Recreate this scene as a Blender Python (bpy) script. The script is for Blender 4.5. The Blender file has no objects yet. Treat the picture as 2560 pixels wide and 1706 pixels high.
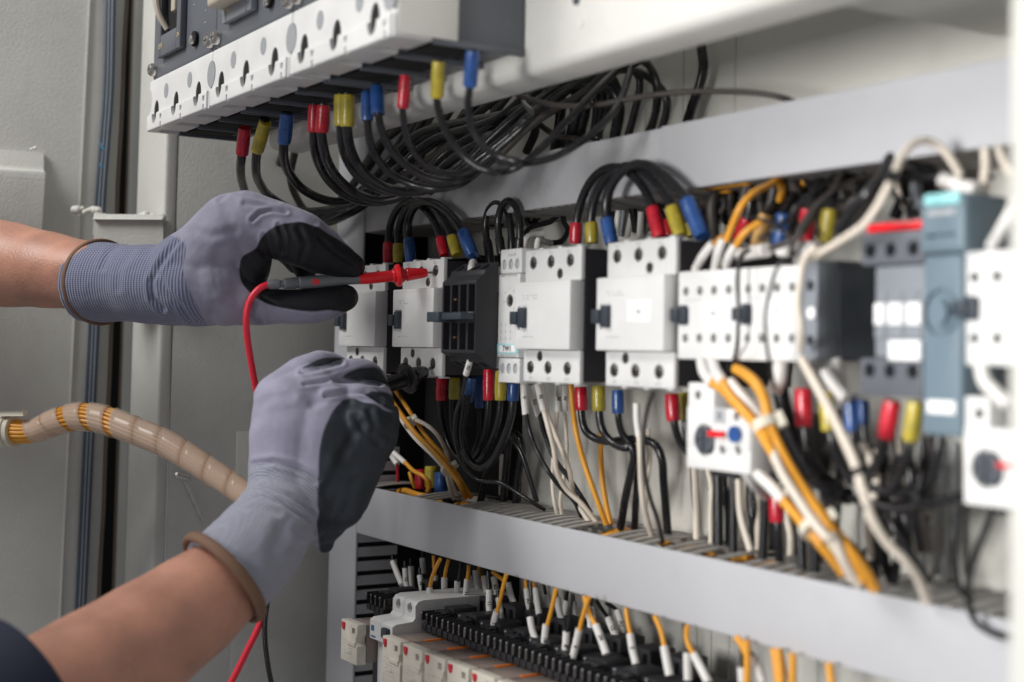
import bpy, bmesh, math, random
import numpy as np
from mathutils import Vector, Matrix
random.seed(7)
sc = bpy.context.scene
COL = sc.collection
# ------------------------------------------------------------------ frame of the place
# X = along the mounting plate, Z = up, -Y = out of the plate (called w below)
def B(u, v, w): return Vector((u, -w, v))
FPX = 3556.0; AL, PIT, ROL = math.radians(31.61), math.radians(2.802), math.radians(1.126)
CU, CW, SY = 1.2257, 0.6493, -148.7
CAMP = Vector((CU, -CW, 0))
_f = Vector((-math.cos(AL)*math.cos(PIT), math.sin(AL)*math.cos(PIT), math.sin(PIT)))
_r = Vector((math.sin(AL), math.cos(AL), 0)); _u = _r.cross(_f)
CR = _r*math.cos(ROL) + _u*math.sin(ROL); CUP = -_r*math.sin(ROL) + _u*math.cos(ROL); CF = _f
FR = dict(Z1=(0,0,2.6129), Z2=(350,0,2.353), Z3=(1200,0,1.730), Z4=(0,450,2.353), Z5=(800,450,2.8514),
          Z6=(1400,400,2.6138), ZR=(1950,330,2.6131), ZH=(400,850,1.8314), ZC=(900,900,3.1357), ZD=(1500,850,2.6133),
          ZE=(2000,850,1.832), ZF=(800,1300,3.3614), ZG=(1400,1300,3.3614), ZL=(0,950,2.074), D=(0,0,.91914), S=(0,0,1))
def px(fr, x, y):
    a, b, s = FR[fr]; return a + x/s, b + y/s
def ray(fr, x, y):
    X, Y = px(fr, x, y)
    return CF + CR*((X-1280)/FPX) - CUP*((Y-853-SY)/FPX)
def at(fr, x, y, w=None, u=None, v=None, d=None):
    """point of the place seen at a spot of the picture, on a known plane (w, u, v) or at a known distance d"""
    k = ray(fr, x, y)
    if w is not None: t = (-w - CAMP.y)/k.y
    elif u is not None: t = (u - CAMP.x)/k.x
    elif v is not None: t = (v - CAMP.z)/k.z
    else: t = d
    return CAMP + k*t
def uvw(p): return p.x, p.z, -p.y
def U(fr, x, y, w): return at(fr, x, y, w=w).x
def V(fr, x, y, w): return at(fr, x, y, w=w).z
def P(fr, pts, d=False): return [at(fr, x, y, d=c) if d else at(fr, x, y, w=c) for x, y, c in pts]

# ------------------------------------------------------------------ materials
def mat(name, col, rough=.5, metal=0, bump=0, bscale=400, var=.04, vscale=12, spec=.5, coat=0, trans=0, alpha=1, sss=0, grime=0, gcol=(.25,.22,.18)):
    m = bpy.data.materials.new(name); m.use_nodes = True
    nt = m.node_tree; n = nt.nodes; l = nt.links; b = n['Principled BSDF']
    b.inputs['Roughness'].default_value = rough; b.inputs['Metallic'].default_value = metal
    b.inputs['Specular IOR Level'].default_value = spec; b.inputs['Coat Weight'].default_value = coat
    b.inputs['Transmission Weight'].default_value = trans; b.inputs['Alpha'].default_value = alpha
    if sss:
        b.inputs['Subsurface Weight'].default_value = sss; b.inputs['Subsurface Radius'].default_value = (.01,.004,.002); b.inputs['Subsurface Scale'].default_value = .6
    tc = n.new('ShaderNodeTexCoord'); nz = n.new('ShaderNodeTexNoise'); nz.inputs['Scale'].default_value = vscale; nz.inputs['Detail'].default_value = 6
    l.new(tc.outputs['Object'], nz.inputs['Vector'])
    mx = n.new('ShaderNodeMix'); mx.data_type = 'RGBA'
    c = Vector(col); mx.inputs['A'].default_value = (*[max(0, x*(1-var*1.5)) for x in c], 1); mx.inputs['B'].default_value = (*[min(1, x*(1+var)) for x in c], 1)
    mr = n.new('ShaderNodeMapRange'); mr.inputs['From Min'].default_value = .3; mr.inputs['From Max'].default_value = .7
    l.new(nz.outputs['Fac'], mr.inputs['Value']); l.new(mr.outputs['Result'], mx.inputs['Factor'])
    out = mx.outputs['Result']
    if grime:
        g = n.new('ShaderNodeTexNoise'); g.inputs['Scale'].default_value = vscale*2.3; g.inputs['Detail'].default_value = 9; g.inputs['Roughness'].default_value = .7
        l.new(tc.outputs['Object'], g.inputs['Vector'])
        gr = n.new('ShaderNodeMapRange'); gr.inputs['From Min'].default_value = .52; gr.inputs['From Max'].default_value = .75; gr.inputs['To Max'].default_value = grime
        l.new(g.outputs['Fac'], gr.inputs['Value'])
        m2 = n.new('ShaderNodeMix'); m2.data_type = 'RGBA'; m2.inputs['B'].default_value = (*gcol, 1)
        l.new(out, m2.inputs['A']); l.new(gr.outputs['Result'], m2.inputs['Factor']); out = m2.outputs['Result']
    l.new(out, b.inputs['Base Color'])
    rr = n.new('ShaderNodeMapRange'); rr.inputs['To Min'].default_value = max(.02, rough-.08); rr.inputs['To Max'].default_value = min(1, rough+.1)
    l.new(nz.outputs['Fac'], rr.inputs['Value']); l.new(rr.outputs['Result'], b.inputs['Roughness'])
    if bump:
        bn = n.new('ShaderNodeTexNoise'); bn.inputs['Scale'].default_value = bscale; bn.inputs['Detail'].default_value = 3
        l.new(tc.outputs['Object'], bn.inputs['Vector'])
        bp = n.new('ShaderNodeBump'); bp.inputs['Strength'].default_value = bump; bp.inputs['Distance'].default_value = .001
        l.new(bn.outputs['Fac'], bp.inputs['Height']); l.new(bp.outputs['Normal'], b.inputs['Normal'])
    return m
M = {}
def dm(k, *a, **kw): M[k] = mat(k, *a, **kw)
dm('paint', (.60,.60,.56), .42, bump=.45, bscale=330, var=.06, grime=.25, vscale=7, gcol=(.36,.34,.30))
dm('plate', (.66,.65,.60), .45, bump=.35, bscale=300, grime=.12, vscale=7)
dm('beampaint', (.74,.73,.69), .45, bump=.4, bscale=330, grime=.10, vscale=9)
dm('duct', (.50,.505,.53), .33, bump=.06, bscale=150, grime=.10, vscale=8)
dm('duct_old', (.47,.47,.49), .4, bump=.06, grime=.4, vscale=10, gcol=(.2,.18,.17))
dm('slat', (.40,.385,.365), .55, bump=.15, grime=.35, vscale=20)
dm('white', (.74,.74,.73), .42, bump=.08, bscale=900, grime=.12, vscale=25, gcol=(.45,.42,.38))
dm('whitecover', (.78,.78,.77), .36, bump=.05, bscale=900, grime=.05, vscale=18, gcol=(.5,.48,.42))
dm('label', (.93,.93,.93), .5)
dm('black', (.022,.022,.026), .5, bump=.1, bscale=900, grime=.15, vscale=25, gcol=(.08,.075,.07))
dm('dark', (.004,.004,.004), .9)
dm('knob', (.035,.045,.06), .45)
dm('grey', (.115,.125,.145), .42, bump=.08, bscale=700, grime=.10, vscale=20)
dm('greyl', (.24,.26,.29), .45, bump=.06, bscale=700, grime=.1)
dm('greyd', (.07,.08,.095), .5, bump=.06, bscale=700, grime=.1)
dm('teal', (.15,.21,.255), .42, bump=.05, bscale=700, grime=.08)
dm('tealcap', (.32,.68,.70), .4)
dm('metal', (.62,.60,.57), .28, metal=1, var=.1, vscale=200)
dm('brass', (.55,.38,.2), .35, metal=1)
dm('bplastic', (.72,.70,.66), .4)
dm('cable', (.016,.016,.018), .26, bump=.04, bscale=200, var=.2, vscale=30, grime=.25, gcol=(.055,.045,.038))
dm('cabled', (.05,.042,.038), .5, bump=.05, bscale=200, var=.2, vscale=30, grime=.5, gcol=(.12,.095,.08))
dm('ccream', (.76,.68,.58), .5, grime=.2, vscale=40, gcol=(.55,.45,.36))
dm('corange', (.80,.36,.035), .38, grime=.1, vscale=40, gcol=(.5,.25,.06))
dm('ferr', (.80,.78,.75), .42, grime=.15, vscale=60, gcol=(.55,.5,.45))
dm('red', (.60,.014,.035), .27, coat=.2, var=.2, vscale=90, grime=.3, gcol=(.35,.03,.04)); dm('yellow', (.50,.40,.04), .3, coat=.2, var=.2, vscale=90, grime=.4, gcol=(.28,.22,.06)); dm('blue', (.025,.09,.30), .28, coat=.2, var=.2, vscale=90, grime=.3, gcol=(.05,.08,.16))
dm('tan', (.62,.36,.12), .4)
dm('probered', (.80,.012,.02), .3, coat=.2); dm('leadred', (.88,.03,.06), .32)
dm('probegrey', (.17,.18,.195), .45)
dm('relay', (.70,.65,.56), .5, grime=.15, vscale=60, gcol=(.5,.45,.36))
dm('relaybody', (.36,.31,.28), .22, alpha=.72)
dm('amber', (.80,.20,.03), .35)
dm('coil', (.55,.13,.03), .4)
dm('tie', (.72,.68,.56), .35)
dm('wrap', (.88,.79,.68), .25, alpha=.36, spec=.6)
dm('screwd', (.13,.12,.115), .45, metal=1, var=.1, vscale=200)
dm('discgrey', (.33,.34,.36), .5)
dm('skin', (.50,.245,.17), .42, bump=.4, bscale=420, var=.14, vscale=30, sss=.2, grime=.35, gcol=(.40,.16,.11))
dm('core', (.30,.13,.03), .6)
dm('trim', (.19,.105,.065), .75, bump=.3, bscale=900)
dm('navy', (.010,.014,.035), .85, bump=.3, bscale=1500)
dm('gasket', (.055,.075,.105), .4)
dm('gasketw', (.50,.54,.60), .4)
dm('rust', (.21,.16,.12), .7, bump=.5, bscale=300, grime=.6, gcol=(.08,.05,.03))
dm('ink', (.03,.03,.04), .6); dm('inkg', (.45,.46,.48), .6); dm('inkgold', (.6,.5,.3), .5)
dm('bluepen', (.03,.16,.28), .6)
dm('beige', (.50,.44,.36), .45)
dm('lgrey', (.42,.44,.46), .5)

# ------------------------------------------------------------------ objects
def mesh_from(bm, name, m, sharp=35):
    me = bpy.data.meshes.new(name); bm.normal_update(); bm.to_mesh(me); bm.free()
    for p in me.polygons: p.use_smooth = True
    me.set_sharp_from_angle(angle=math.radians(sharp))
    if m: me.materials.append(M[m] if isinstance(m, str) else m)
    return me
def link(name, me, parent=None):
    o = bpy.data.objects.new(name, me); COL.objects.link(o)
    if parent is not None:
        o.parent = parent
        base = Vector((0,0,0)); q = parent
        while q is not None: base += q.location; q = q.parent
        o.location = -base
    return o
def part(name, bm, m, parent=None, label=None, sharp=35):
    o = link(name, mesh_from(bm, name, m, sharp), parent)
    if label: o['label'] = label
    return o
def tag(o, label, cat, group=None, kind=None):
    if label: o['label'] = label
    if cat: o['category'] = cat
    if group: o['group'] = group
    if kind: o['kind'] = kind
    return o
def thing(name, label, cat, base=(0,0,0), group=None):
    o = bpy.data.objects.new(name, None); COL.objects.link(o); o.location = base; o.empty_display_size = .01
    return tag(o, label, cat, group)
def nb(): return bmesh.new()
def box(bm, u0, u1, v0, v1, w0, w1, bev=.0008, seg=2):
    r = bmesh.ops.create_cube(bm, size=1)
    vs = r['verts']
    su, sv, sw = abs(u1-u0), abs(v1-v0), abs(w1-w0)
    for q in vs:
        q.co = Vector(((u0+u1)/2 + q.co.x*su, -((w0+w1)/2 + q.co.y*sw), (v0+v1)/2 + q.co.z*sv))
    bmesh.ops.reverse_faces(bm, faces=list({f for q in vs for f in q.link_faces}))
    b = min(bev, su*.45, sv*.45, sw*.45)
    if b > 0:
        es = list({e for q in vs for e in q.link_edges})
        bmesh.ops.bevel(bm, geom=es, offset=b, segments=seg, affect='EDGES', profile=.5)
    return bm
def obox(bm, o, ex, ey, ez, a, b, c, bev=.0008):
    """box in a frame: o origin, unit axes, (min,max) ranges a b c"""
    r = bmesh.ops.create_cube(bm, size=1); vs = r['verts']
    for q in vs:
        q.co = o + ex*((a[0]+a[1])/2 + q.co.x*(a[1]-a[0])) + ey*((b[0]+b[1])/2 + q.co.y*(b[1]-b[0])) + ez*((c[0]+c[1])/2 + q.co.z*(c[1]-c[0]))
    bb = min(bev, abs(a[1]-a[0])*.45, abs(b[1]-b[0])*.45, abs(c[1]-c[0])*.45)
    if bb > 0: bmesh.ops.bevel(bm, geom=list({e for q in vs for e in q.link_edges}), offset=bb, segments=2, affect='EDGES', profile=.5)
    bmesh.ops.recalc_face_normals(bm, faces=bm.faces[:])
    return bm
def prism(bm, pts, a, b, axis='w', bev=0):
    """closed outline extruded. axis 'w': pts are (u,v) from w=a to w=b; axis 'u': pts are (v,w)"""
    f = (lambda p, t: B(p[0], p[1], t)) if axis == 'w' else ((lambda p, t: B(t, p[0], p[1])) if axis == 'u' else (lambda p, t: B(p[0], t, p[1])))
    A = [bm.verts.new(f(p, a)) for p in pts]; C = [bm.verts.new(f(p, b)) for p in pts]
    n = len(pts); fs = [bm.faces.new(A), bm.faces.new(C[::-1])]
    for i in range(n): fs.append(bm.faces.new((A[i], C[i], C[(i+1) % n], A[(i+1) % n])))
    bmesh.ops.recalc_face_normals(bm, faces=fs)
    if bev: bmesh.ops.bevel(bm, geom=list({e for q in fs for e in q.edges}), offset=bev, segments=2, affect='EDGES', profile=.5)
    return bm
def spline(pts, rs, step=.004):
    P_ = [Vector(p) for p in pts]
    if len(P_) == 2: P_ = [P_[0], P_[0].lerp(P_[1], .5), P_[1]]; rs = [rs[0], (rs[0]+rs[1])/2, rs[1]]
    E_ = [P_[0]*2-P_[1]] + P_ + [P_[-1]*2-P_[-2]]; R_ = [rs[0]] + list(rs) + [rs[-1]]
    o = []; orr = []
    for i in range(1, len(E_)-2):
        a, b, c, d = E_[i-1:i+3]; L = (c-b).length; n = max(2, min(40, int(L/step)))
        ta = max(1e-6, (b-a).length**.5); tb = max(1e-6, L**.5); tc_ = max(1e-6, (d-c).length**.5)
        m1 = ((b-a)/ta - (c-a)/(ta+tb) + (c-b)/tb)*tb; m2 = ((c-b)/tb - (d-b)/(tb+tc_) + (d-c)/tc_)*tb
        for j in range(n):
            t = j/n; t2 = t*t; t3 = t2*t
            o.append(b*(2*t3-3*t2+1) + m1*(t3-2*t2+t) + c*(-2*t3+3*t2) + m2*(t3-t2))
            s = t*t*(3-2*t); orr.append(R_[i]*(1-s) + R_[i+1]*s)
    o.append(P_[-1]); orr.append(rs[-1])
    return o, orr
def frames(C):
    T = []
    for i in range(len(C)):
        a = C[max(0, i-1)]; b = C[min(len(C)-1, i+1)]; t = (b-a); T.append(t.normalized() if t.length > 1e-9 else Vector((0,0,1)))
    n = T[0].orthogonal().normalized(); N = [n]
    for i in range(1, len(C)):
        n = n - T[i]*n.dot(T[i]); n = n.normalized() if n.length > 1e-6 else T[i].orthogonal().normalized(); N.append(n)
    return T, N
def tube(bm, pts, r, n=14, step=.004, cap='flat', flat=1.0):
    rs = list(r) if isinstance(r, (list, tuple)) else [r]*len(pts)
    C, R = spline(pts, rs, step)
    T, N = frames(C)
    if cap in ('round','end'):
        def ext(c, t, rr): return [(c + t*rr*math.sin(a), max(1e-5, rr*math.cos(a))) for a in (math.radians(25), math.radians(50), math.radians(70), math.radians(84))]
        s = ext(C[0], -T[0], R[0])[::-1]; e = ext(C[-1], T[-1], R[-1])
        if cap == 'end': s = []
        k_ = len(s); T = [T[0]]*k_ + T + [T[-1]]*4; N = [N[0]]*k_ + N + [N[-1]]*4
        C = [p for p, _ in s] + C + [p for p, _ in e]; R = [q for _, q in s] + R + [q for _, q in e]
    rings = []
    for c, rr, t, nn in zip(C, R, T, N):
        b = t.cross(nn)
        rings.append([bm.verts.new(c + (nn*math.cos(a) + b*math.sin(a)*flat)*rr) for a in [2*math.pi*k/n for k in range(n)]])
    for i in range(len(rings)-1):
        for k in range(n): bm.faces.new((rings[i][k], rings[i][(k+1) % n], rings[i+1][(k+1) % n], rings[i+1][k]))
    bm.faces.new(rings[0][::-1]); bm.faces.new(rings[-1])
    return bm
def lathe(bm, a, b, prof, n=20):
    """prof: list of (t along a->b, radius)"""
    a = Vector(a); b = Vector(b); t = (b-a); L = t.length; t = t/L; nn = t.orthogonal().normalized(); bb = t.cross(nn); rings = []
    for s, r in prof:
        rings.append([bm.verts.new(a + t*(s*L) + (nn*math.cos(2*math.pi*k/n) + bb*math.sin(2*math.pi*k/n))*max(r, 1e-5)) for k in range(n)])
    for i in range(len(rings)-1):
        for k in range(n): bm.faces.new((rings[i][k], rings[i][(k+1) % n], rings[i+1][(k+1) % n], rings[i+1][k]))
    bm.faces.new(rings[0][::-1]); bm.faces.new(rings[-1])
    return bm
def disc_w(bm, u, v, w0, w1, r, n=24, ey=1.0):
    prism(bm, [(u+r*math.cos(2*math.pi*k/n), v+r*ey*math.sin(2*math.pi*k/n)) for k in range(n)], w0, w1); return bm
def carve(bm, cut):
    a = link('tmpa', mesh_from(bm, 'tmpa', None)); c = link('tmpb', mesh_from(cut, 'tmpb', None))
    md = a.modifiers.new('b', 'BOOLEAN'); md.operation = 'DIFFERENCE'; md.object = c; md.solver = 'EXACT'; md.use_self = True
    bpy.context.view_layer.update()
    ev = a.evaluated_get(bpy.context.evaluated_depsgraph_get()); me = bpy.data.meshes.new_from_object(ev)
    out = nb(); out.from_mesh(me if len(me.vertices) else a.data)
    bpy.data.objects.remove(a); bpy.data.objects.remove(c); bpy.data.meshes.remove(me)
    return out
def text_bm(s, size, o, ex, ey, depth=.00015, bold=0):
    cu = bpy.data.curves.new('t', 'FONT'); cu.body = s; cu.size = size; cu.extrude = depth; cu.align_x = 'CENTER'; cu.align_y = 'CENTER'; cu.offset = bold; cu.resolution_u = 3
    ob = bpy.data.objects.new('t', cu); COL.objects.link(ob); bpy.context.view_layer.update()
    me = bpy.data.meshes.new_from_object(ob.evaluated_get(bpy.context.evaluated_depsgraph_get()))
    bm = nb(); bm.from_mesh(me); bpy.data.objects.remove(ob); bpy.data.meshes.remove(me)
    ez = ex.cross(ey)
    for q in bm.verts: q.co = o + ex*q.co.x + ey*q.co.y + ez*q.co.z
    return bm
EU = Vector((1,0,0)); EV = Vector((0,0,1)); EW = Vector((0,-1,0))
def wtext(s, size, u, v, w, m, parent, name='marking', bold=0):
    return part(name, text_bm(s, size, B(u, v, w), EU, EV, bold=bold), m, parent)
def merge(bm, other):
    me = bpy.data.meshes.new('t'); other.to_mesh(me); other.free(); bm.from_mesh(me); bpy.data.meshes.remove(me); return bm

PLW = -.116      # mounting plate
VT, VB = .0865, -.0255
# ------------------------------------------------------------------ the cabinet
cab = thing('electrical_cabinet', 'grey painted steel electrical cabinet standing open around all the devices', 'cabinet', B(-.32,-.6,-.12))
bm = nb(); box(bm, -.335, 1.15, -.62, .62, PLW-.004, PLW, .001)
part('mounting_plate', bm, 'plate', cab)
US = -.325
bm = nb(); box(bm, US-.004, US, -.62, .62, PLW-.03, .1375, .0012); box(bm, US, US+.0025, -.62, -.098, -.10, .06, .001)
part('side_wall', bm, 'paint', cab)
# front lip of the frame with rolled edge, left of it the return and the gap
uL = U('S', 347, 300, .153)
bm = nb(); box(bm, uL, US, -.62, .62, .138, .153, .004, 4)
r0, r1 = U('S', 321, 400, .128), U('S', 342, 400, .128)
box(bm, r0, r1, -.62, .62, .10, .128, .003, 3)
part('frame_post', bm, 'paint', cab)
bm = nb(); tube(bm, [B(r0-.001,-.62,.128), B(r0-.002,-.2,.1285), B(r0-.001,.1,.128), B(r0-.0015,.62,.128)], .0016, n=8, step=.02)
part('rubber_edge', bm, 'rust', cab)
# door, swung open, nearly facing the camera
H = at('S', 286, 700, d=1.685); Lp = at('S', -150, 700, d=1.60)
ex = (Lp-H); ex.z = 0; ex.normalize(); ez = Vector((0,0,1)); ey = ex.cross(ez)
if ey.dot(CAMP-H) < 0: ey = -ey
H = Vector((H.x, H.y, 0))
# lean the door slightly about its hinge as in the place (it sags)
ez = (Vector((0,0,1)) - ex*.013 ).normalized()
bm = nb(); obox(bm, H, ex, ez, ey, (.0455, .33), (-.62,.62), (-.02,.0), .002)
obox(bm, H, ex, ez, ey, (.020,.0452), (-.62,.62), (-.022,-.003), .0015)
obox(bm, H, ex, ez, ey, (.0,.0195), (-.62,.62), (-.03,-.010), .0015)
door = part('door', bm, 'paint', cab)
bm = nb(); tube(bm, [H+ey*-.009+ez*z + ex*(.0005*math.sin(z*40)) for z in [-.6+.05*i for i in range(25)]], .0022, n=8, step=.02); part('seal_edge', bm, 'rust', door)
for (zr, nm) in (((.150,.62),'upper'), ((-.62,.098),'lower')):
    bm = nb(); bend = lambda z: .0035*math.exp(-((z-.30)/.09)**2) if nm == 'upper' else 0
    zs = [zr[0] + (zr[1]-zr[0])*i/30 for i in range(31)]
    for xo, rr in ((.0262,.0026),(.0222,.0026),(.0182,.0026)):
        tube(bm, [H + ex*(xo-bend(z)) + ez*z + ey*.0015 for z in zs], rr, n=10, step=.05)
    g = part('door_seal', bm, 'gasket', door)
    bm = nb()
    for xo in (.0243,.0203):
        tube(bm, [H + ex*(xo-bend(z)) + ez*z + ey*.0032 for z in zs], .0007, n=6, step=.05)
    part('seal_stripe', bm, 'gasketw', g)
bm = nb(); obox(bm, H, ex, ez, ey, (-.10,.04), (-.64,.64), (-.17,-.13), .001); part('gap_shade', bm, 'dark', cab)  # black slab added behind the door gap, standing in for its shade
# fold line, its highlight painted in as a strip of lighter paint
bm = nb(); obox(bm, H, ex, ez, ey, (.0448,.0466), (.148,.62), (-.006,.0012), .0004); obox(bm, H, ex, ez, ey, (.0448,.0466), (-.62,.09), (-.006,.0012), .0004); part('fold', bm, 'beampaint', door)
# ledge
def hz(y): return at('S', 60, y, d=1.64).z
bm = nb(); x0 = .128-.0
pr = [(hz(378),.0),(hz(378),.006),(hz(424),.012),(hz(433),.024),(hz(455),.026),(hz(585),.020),(hz(590),0)]
A_ = [H+ex*.0875+ez*v+ey*w for v,w in pr]; C_ = [H+ex*.33+ez*v+ey*w for v,w in pr]
va = [bm.verts.new(p) for p in A_]; vc = [bm.verts.new(p) for p in C_]
bm.faces.new(va); bm.faces.new(vc[::-1])
for i in range(len(pr)): bm.faces.new((va[i], vc[i], vc[(i+1)%len(pr)], va[(i+1)%len(pr)]))
bmesh.ops.recalc_face_normals(bm, faces=bm.faces[:]); bmesh.ops.bevel(bm, geom=bm.edges[:], offset=.0015, segments=3, affect='EDGES')
part('ledge', bm, 'paint', door)
bm = nb()
for (x_, y_, r_) in ((228,968,.0035),(206,975,.0028),(330,935,.001)):
    c = at('Z1', x_, y_, d=1.62); q = bmesh.ops.create_icosphere(bm, subdivisions=2, radius=r_)
    for v_ in q['verts']: v_.co = c + Vector((v_.co.x*1.5, v_.co.y*.6, v_.co.z*.6))
part('weld_bead', bm, 'beampaint', door)
bm = nb()
for a_, b_ in (((650,925),(678,980)), ((650,1065),(668,1095))):
    tube(bm, [at('Z1', *a_, d=1.655), at('Z1', *b_, d=1.655)], [.0006,.0022], n=6)
part('pen_mark', bm, 'bluepen', door)
# hinge
hg = nb(); lathe(hg, at('Z4', 590, 195, d=1.60), at('Z4', 585, 330, d=1.60), [(0,.006),(.03,.0068),(.97,.0068),(1,.006)])
hinge = part('hinge', hg, 'paint', cab)
a = at('Z4', 615, 238, d=1.585); b = at('Z4', 955, 240, d=1.585); c = at('Z4', 612, 640, d=1.585)
ax_ = (b-a); wd = ax_.length; ax_.normalize(); up = (a-c).normalized(); ht = (a-c).length
bm = nb(); obox(bm, c, ax_, up, ax_.cross(up), (0,wd), (0,ht), (-.02,.02), .006); part('hinge_plate', bm, 'paint', hinge)
bm = nb(); random.seed(3)
for i in range(16):
    c = at('Z4', 835+i*7.5, 228+random.uniform(-14,8), d=1.575); q = bmesh.ops.create_icosphere(bm, subdivisions=2, radius=random.uniform(.004,.0065))
    for v_ in q['verts']: v_.co = c + v_.co
for i in range(10):
    c = at('Z4', 440+i*15, 178+random.uniform(-14,14), d=1.64); q = bmesh.ops.create_icosphere(bm, subdivisions=2, radius=random.uniform(.002,.0055))
    for v_ in q['verts']: v_.co = c + v_.co
part('weld_bead', bm, 'plate', hinge)
# tab with bolt on the side wall under the harness
bm = nb(); tube(bm, [at('ZL', 945, 500, u=US+.01), at('ZL', 1060, 750, u=US+.01)], .0022, n=8)
lathe(bm, at('ZL', 905, 492, u=US+.012), at('ZL', 985, 512, u=US+.012), [(0,.002),(.1,.004),(.9,.004),(1,.002)])
part('door_stay', bm, 'metal', cab)
# right frame post, close to the camera
uR = U('S', 2519, 800, .12)
bm = nb(); box(bm, uR, uR+.09, -.62, .62, .06, .12, .003, 3); part('frame_post', bm, 'paint', cab, 'blurred white upright at the right edge')
bm = nb(); box(bm, U('S',2500,96,PLW), 1.1, V('S',2500,96,PLW), .5, PLW+.0005, .084, .003, 3); part('top_rail', bm, 'paint', cab)
# seams and ribs on the plate
bm = nb()
for x_ in (1105, 880, 720):
    u_ = U('Z3', x_, 300, PLW); box(bm, u_-.001, u_+.001, .0, .45, PLW, PLW+.0012, .0004)
for x_ in (1150,1270,1420,2170): 
    u_ = U('ZG', x_, 1100, PLW); box(bm, u_-.0012, u_+.0012, -.45, -.2, PLW, PLW+.0016, .0004)
part('plate_seam', bm, 'paint', cab)
# flat black panel added over the plate behind the left contactors
bm = nb(); box(bm, U('S',835,800,-.114), U('S',1305,900,-.114), -.30, .10, PLW, PLW+.002, .0005); part('black_panel', bm, 'dark', cab)

# ------------------------------------------------------------------ mounting beam
uB = -.178
bmv = .2066
bm = nb(); prf = [(bmv,.052),(bmv,.081),(bmv+.002,.086),(bmv+.007,.089),(.46,.089),(.46,.085),(bmv+.010,.085),(bmv+.005,.080),(bmv+.004,.052)]
prism(bm, prf, uB, 1.05, 'u')
cut = nb()
beam = thing('mounting_beam', 'white painted steel beam crossing behind the circuit breakers', 'beam', B(uB, bmv, .089))
part('channel', bm, 'beampaint', beam, sharp=40)
bm = nb(); disc_w(bm, U('Z3',420,2,.089), V('Z3',420,2,.089), .0885,.0905,.0035); part('hole_plug', bm, 'greyd', beam)
bm = nb(); disc_w(bm, U('Z3',435,105,.089), V('Z3',435,105,.089), .0885,.0898,.003); part('rivet', bm, 'beampaint', beam)

# ------------------------------------------------------------------ wiring ducts
def comb(bm, u0, u1, v, w0, w1, pitch, th, gap=(), vth=.0022, hump=.002):
    u = u0
    i = 0
    while u < u1:
        if i not in gap:
            n = 6; pts = []
            for k in range(n+1):
                t = k/n; pts.append((v + hump*math.sin(math.pi*t), w0 + (w1-w0)*t))
            pr = pts + [(a-vth, b) for a, b in pts[::-1]]
            prism(bm, pr, u, u+th, 'u')
        u += pitch; i += 1
VL1, VL0 = -.1490, -.2016
DW = -.03
uD0 = U('S', 892, 1280, DW)
ld = thing('wiring_duct', 'long grey wiring duct running below the contactor row, slotted along its top', 'wiring duct', B(uD0, VL0, DW))
bm = nb(); box(bm, uD0, .98, VL0, VL1, DW-.004, DW, .0015, 3); part('duct_cover', bm, 'duct', ld)
OSP = [('ZC',330,1030,590,1095),('ZC',790,1135,920,1165),('ZC',1000,1140,1080,1150),('ZC',1930,1390,2110,1350)] + [('ZD',x-45,y,x+45,y) for x, y in ((150,1258),(310,1282),(955,1425),(1140,1462),(600,1360))]
GAPS = set()
for fr_, xa, ya, xb, yb in OSP:
    a_, b_ = at(fr_, xa, ya, v=VL1-.006).x, at(fr_, xb, yb, v=VL1-.006).x
    for i in range(80):
        uu = uD0+.001+.0152*i
        if min(a_,b_)-.006 < uu < max(a_,b_)+.004: GAPS.add(i)
GAPS |= {46,48,50}
bm = nb()
random.seed(11)
comb(bm, uD0+.001, .96, VL1-.001, DW-.005, PLW+.002, .0152, .0084, vth=.0012, hump=.0036, gap=GAPS)
box(bm, uD0+.001, .97, VL1-.012, VL1-.004, PLW+.0005, PLW+.003)
part('comb', bm, 'slat', ld)
bm = nb(); comb(bm, uD0+.001, .96, VL0+.0026, DW-.005, PLW+.002, .0152, .0088); box(bm, uD0, .96, VL0+.001, VL0+.0035, PLW+.001, PLW+.03)
part('comb', bm, 'slat', ld)
VU1, VU0 = .1787, .1265
uD1 = U('S', 905, 470, DW)
uJ = U('S', 1650, 400, DW)
ud = thing('wiring_duct', 'grey wiring duct running above the contactor row, its left length stained', 'wiring duct', B(uD1, VU0, DW))
bm = nb(); box(bm, uJ, .98, VU0, VU1, DW-.004, DW, .0015, 3); part('duct_cover', bm, 'duct', ud)
bm = nb(); box(bm, uD1, uJ-.0015, VU0+.001, VU1-.0005, DW-.0062, DW-.0025, .0015, 3); part('duct_cover', bm, 'duct_old', ud, 'stained older cover length')
bm = nb(); comb(bm, uD1, .96, VU0+.003, DW-.0065, PLW+.002, .0125, .0078, hump=-.001); box(bm, uD1, .96, VU0+.004, VU0+.006, PLW+.001, PLW+.06); part('comb', bm, 'slat', ud)
bm = nb(); comb(bm, uD1, .96, VU1-.001, DW-.0065, PLW+.002, .0125, .0078, hump=0); part('comb', bm, 'slat', ud)
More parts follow.
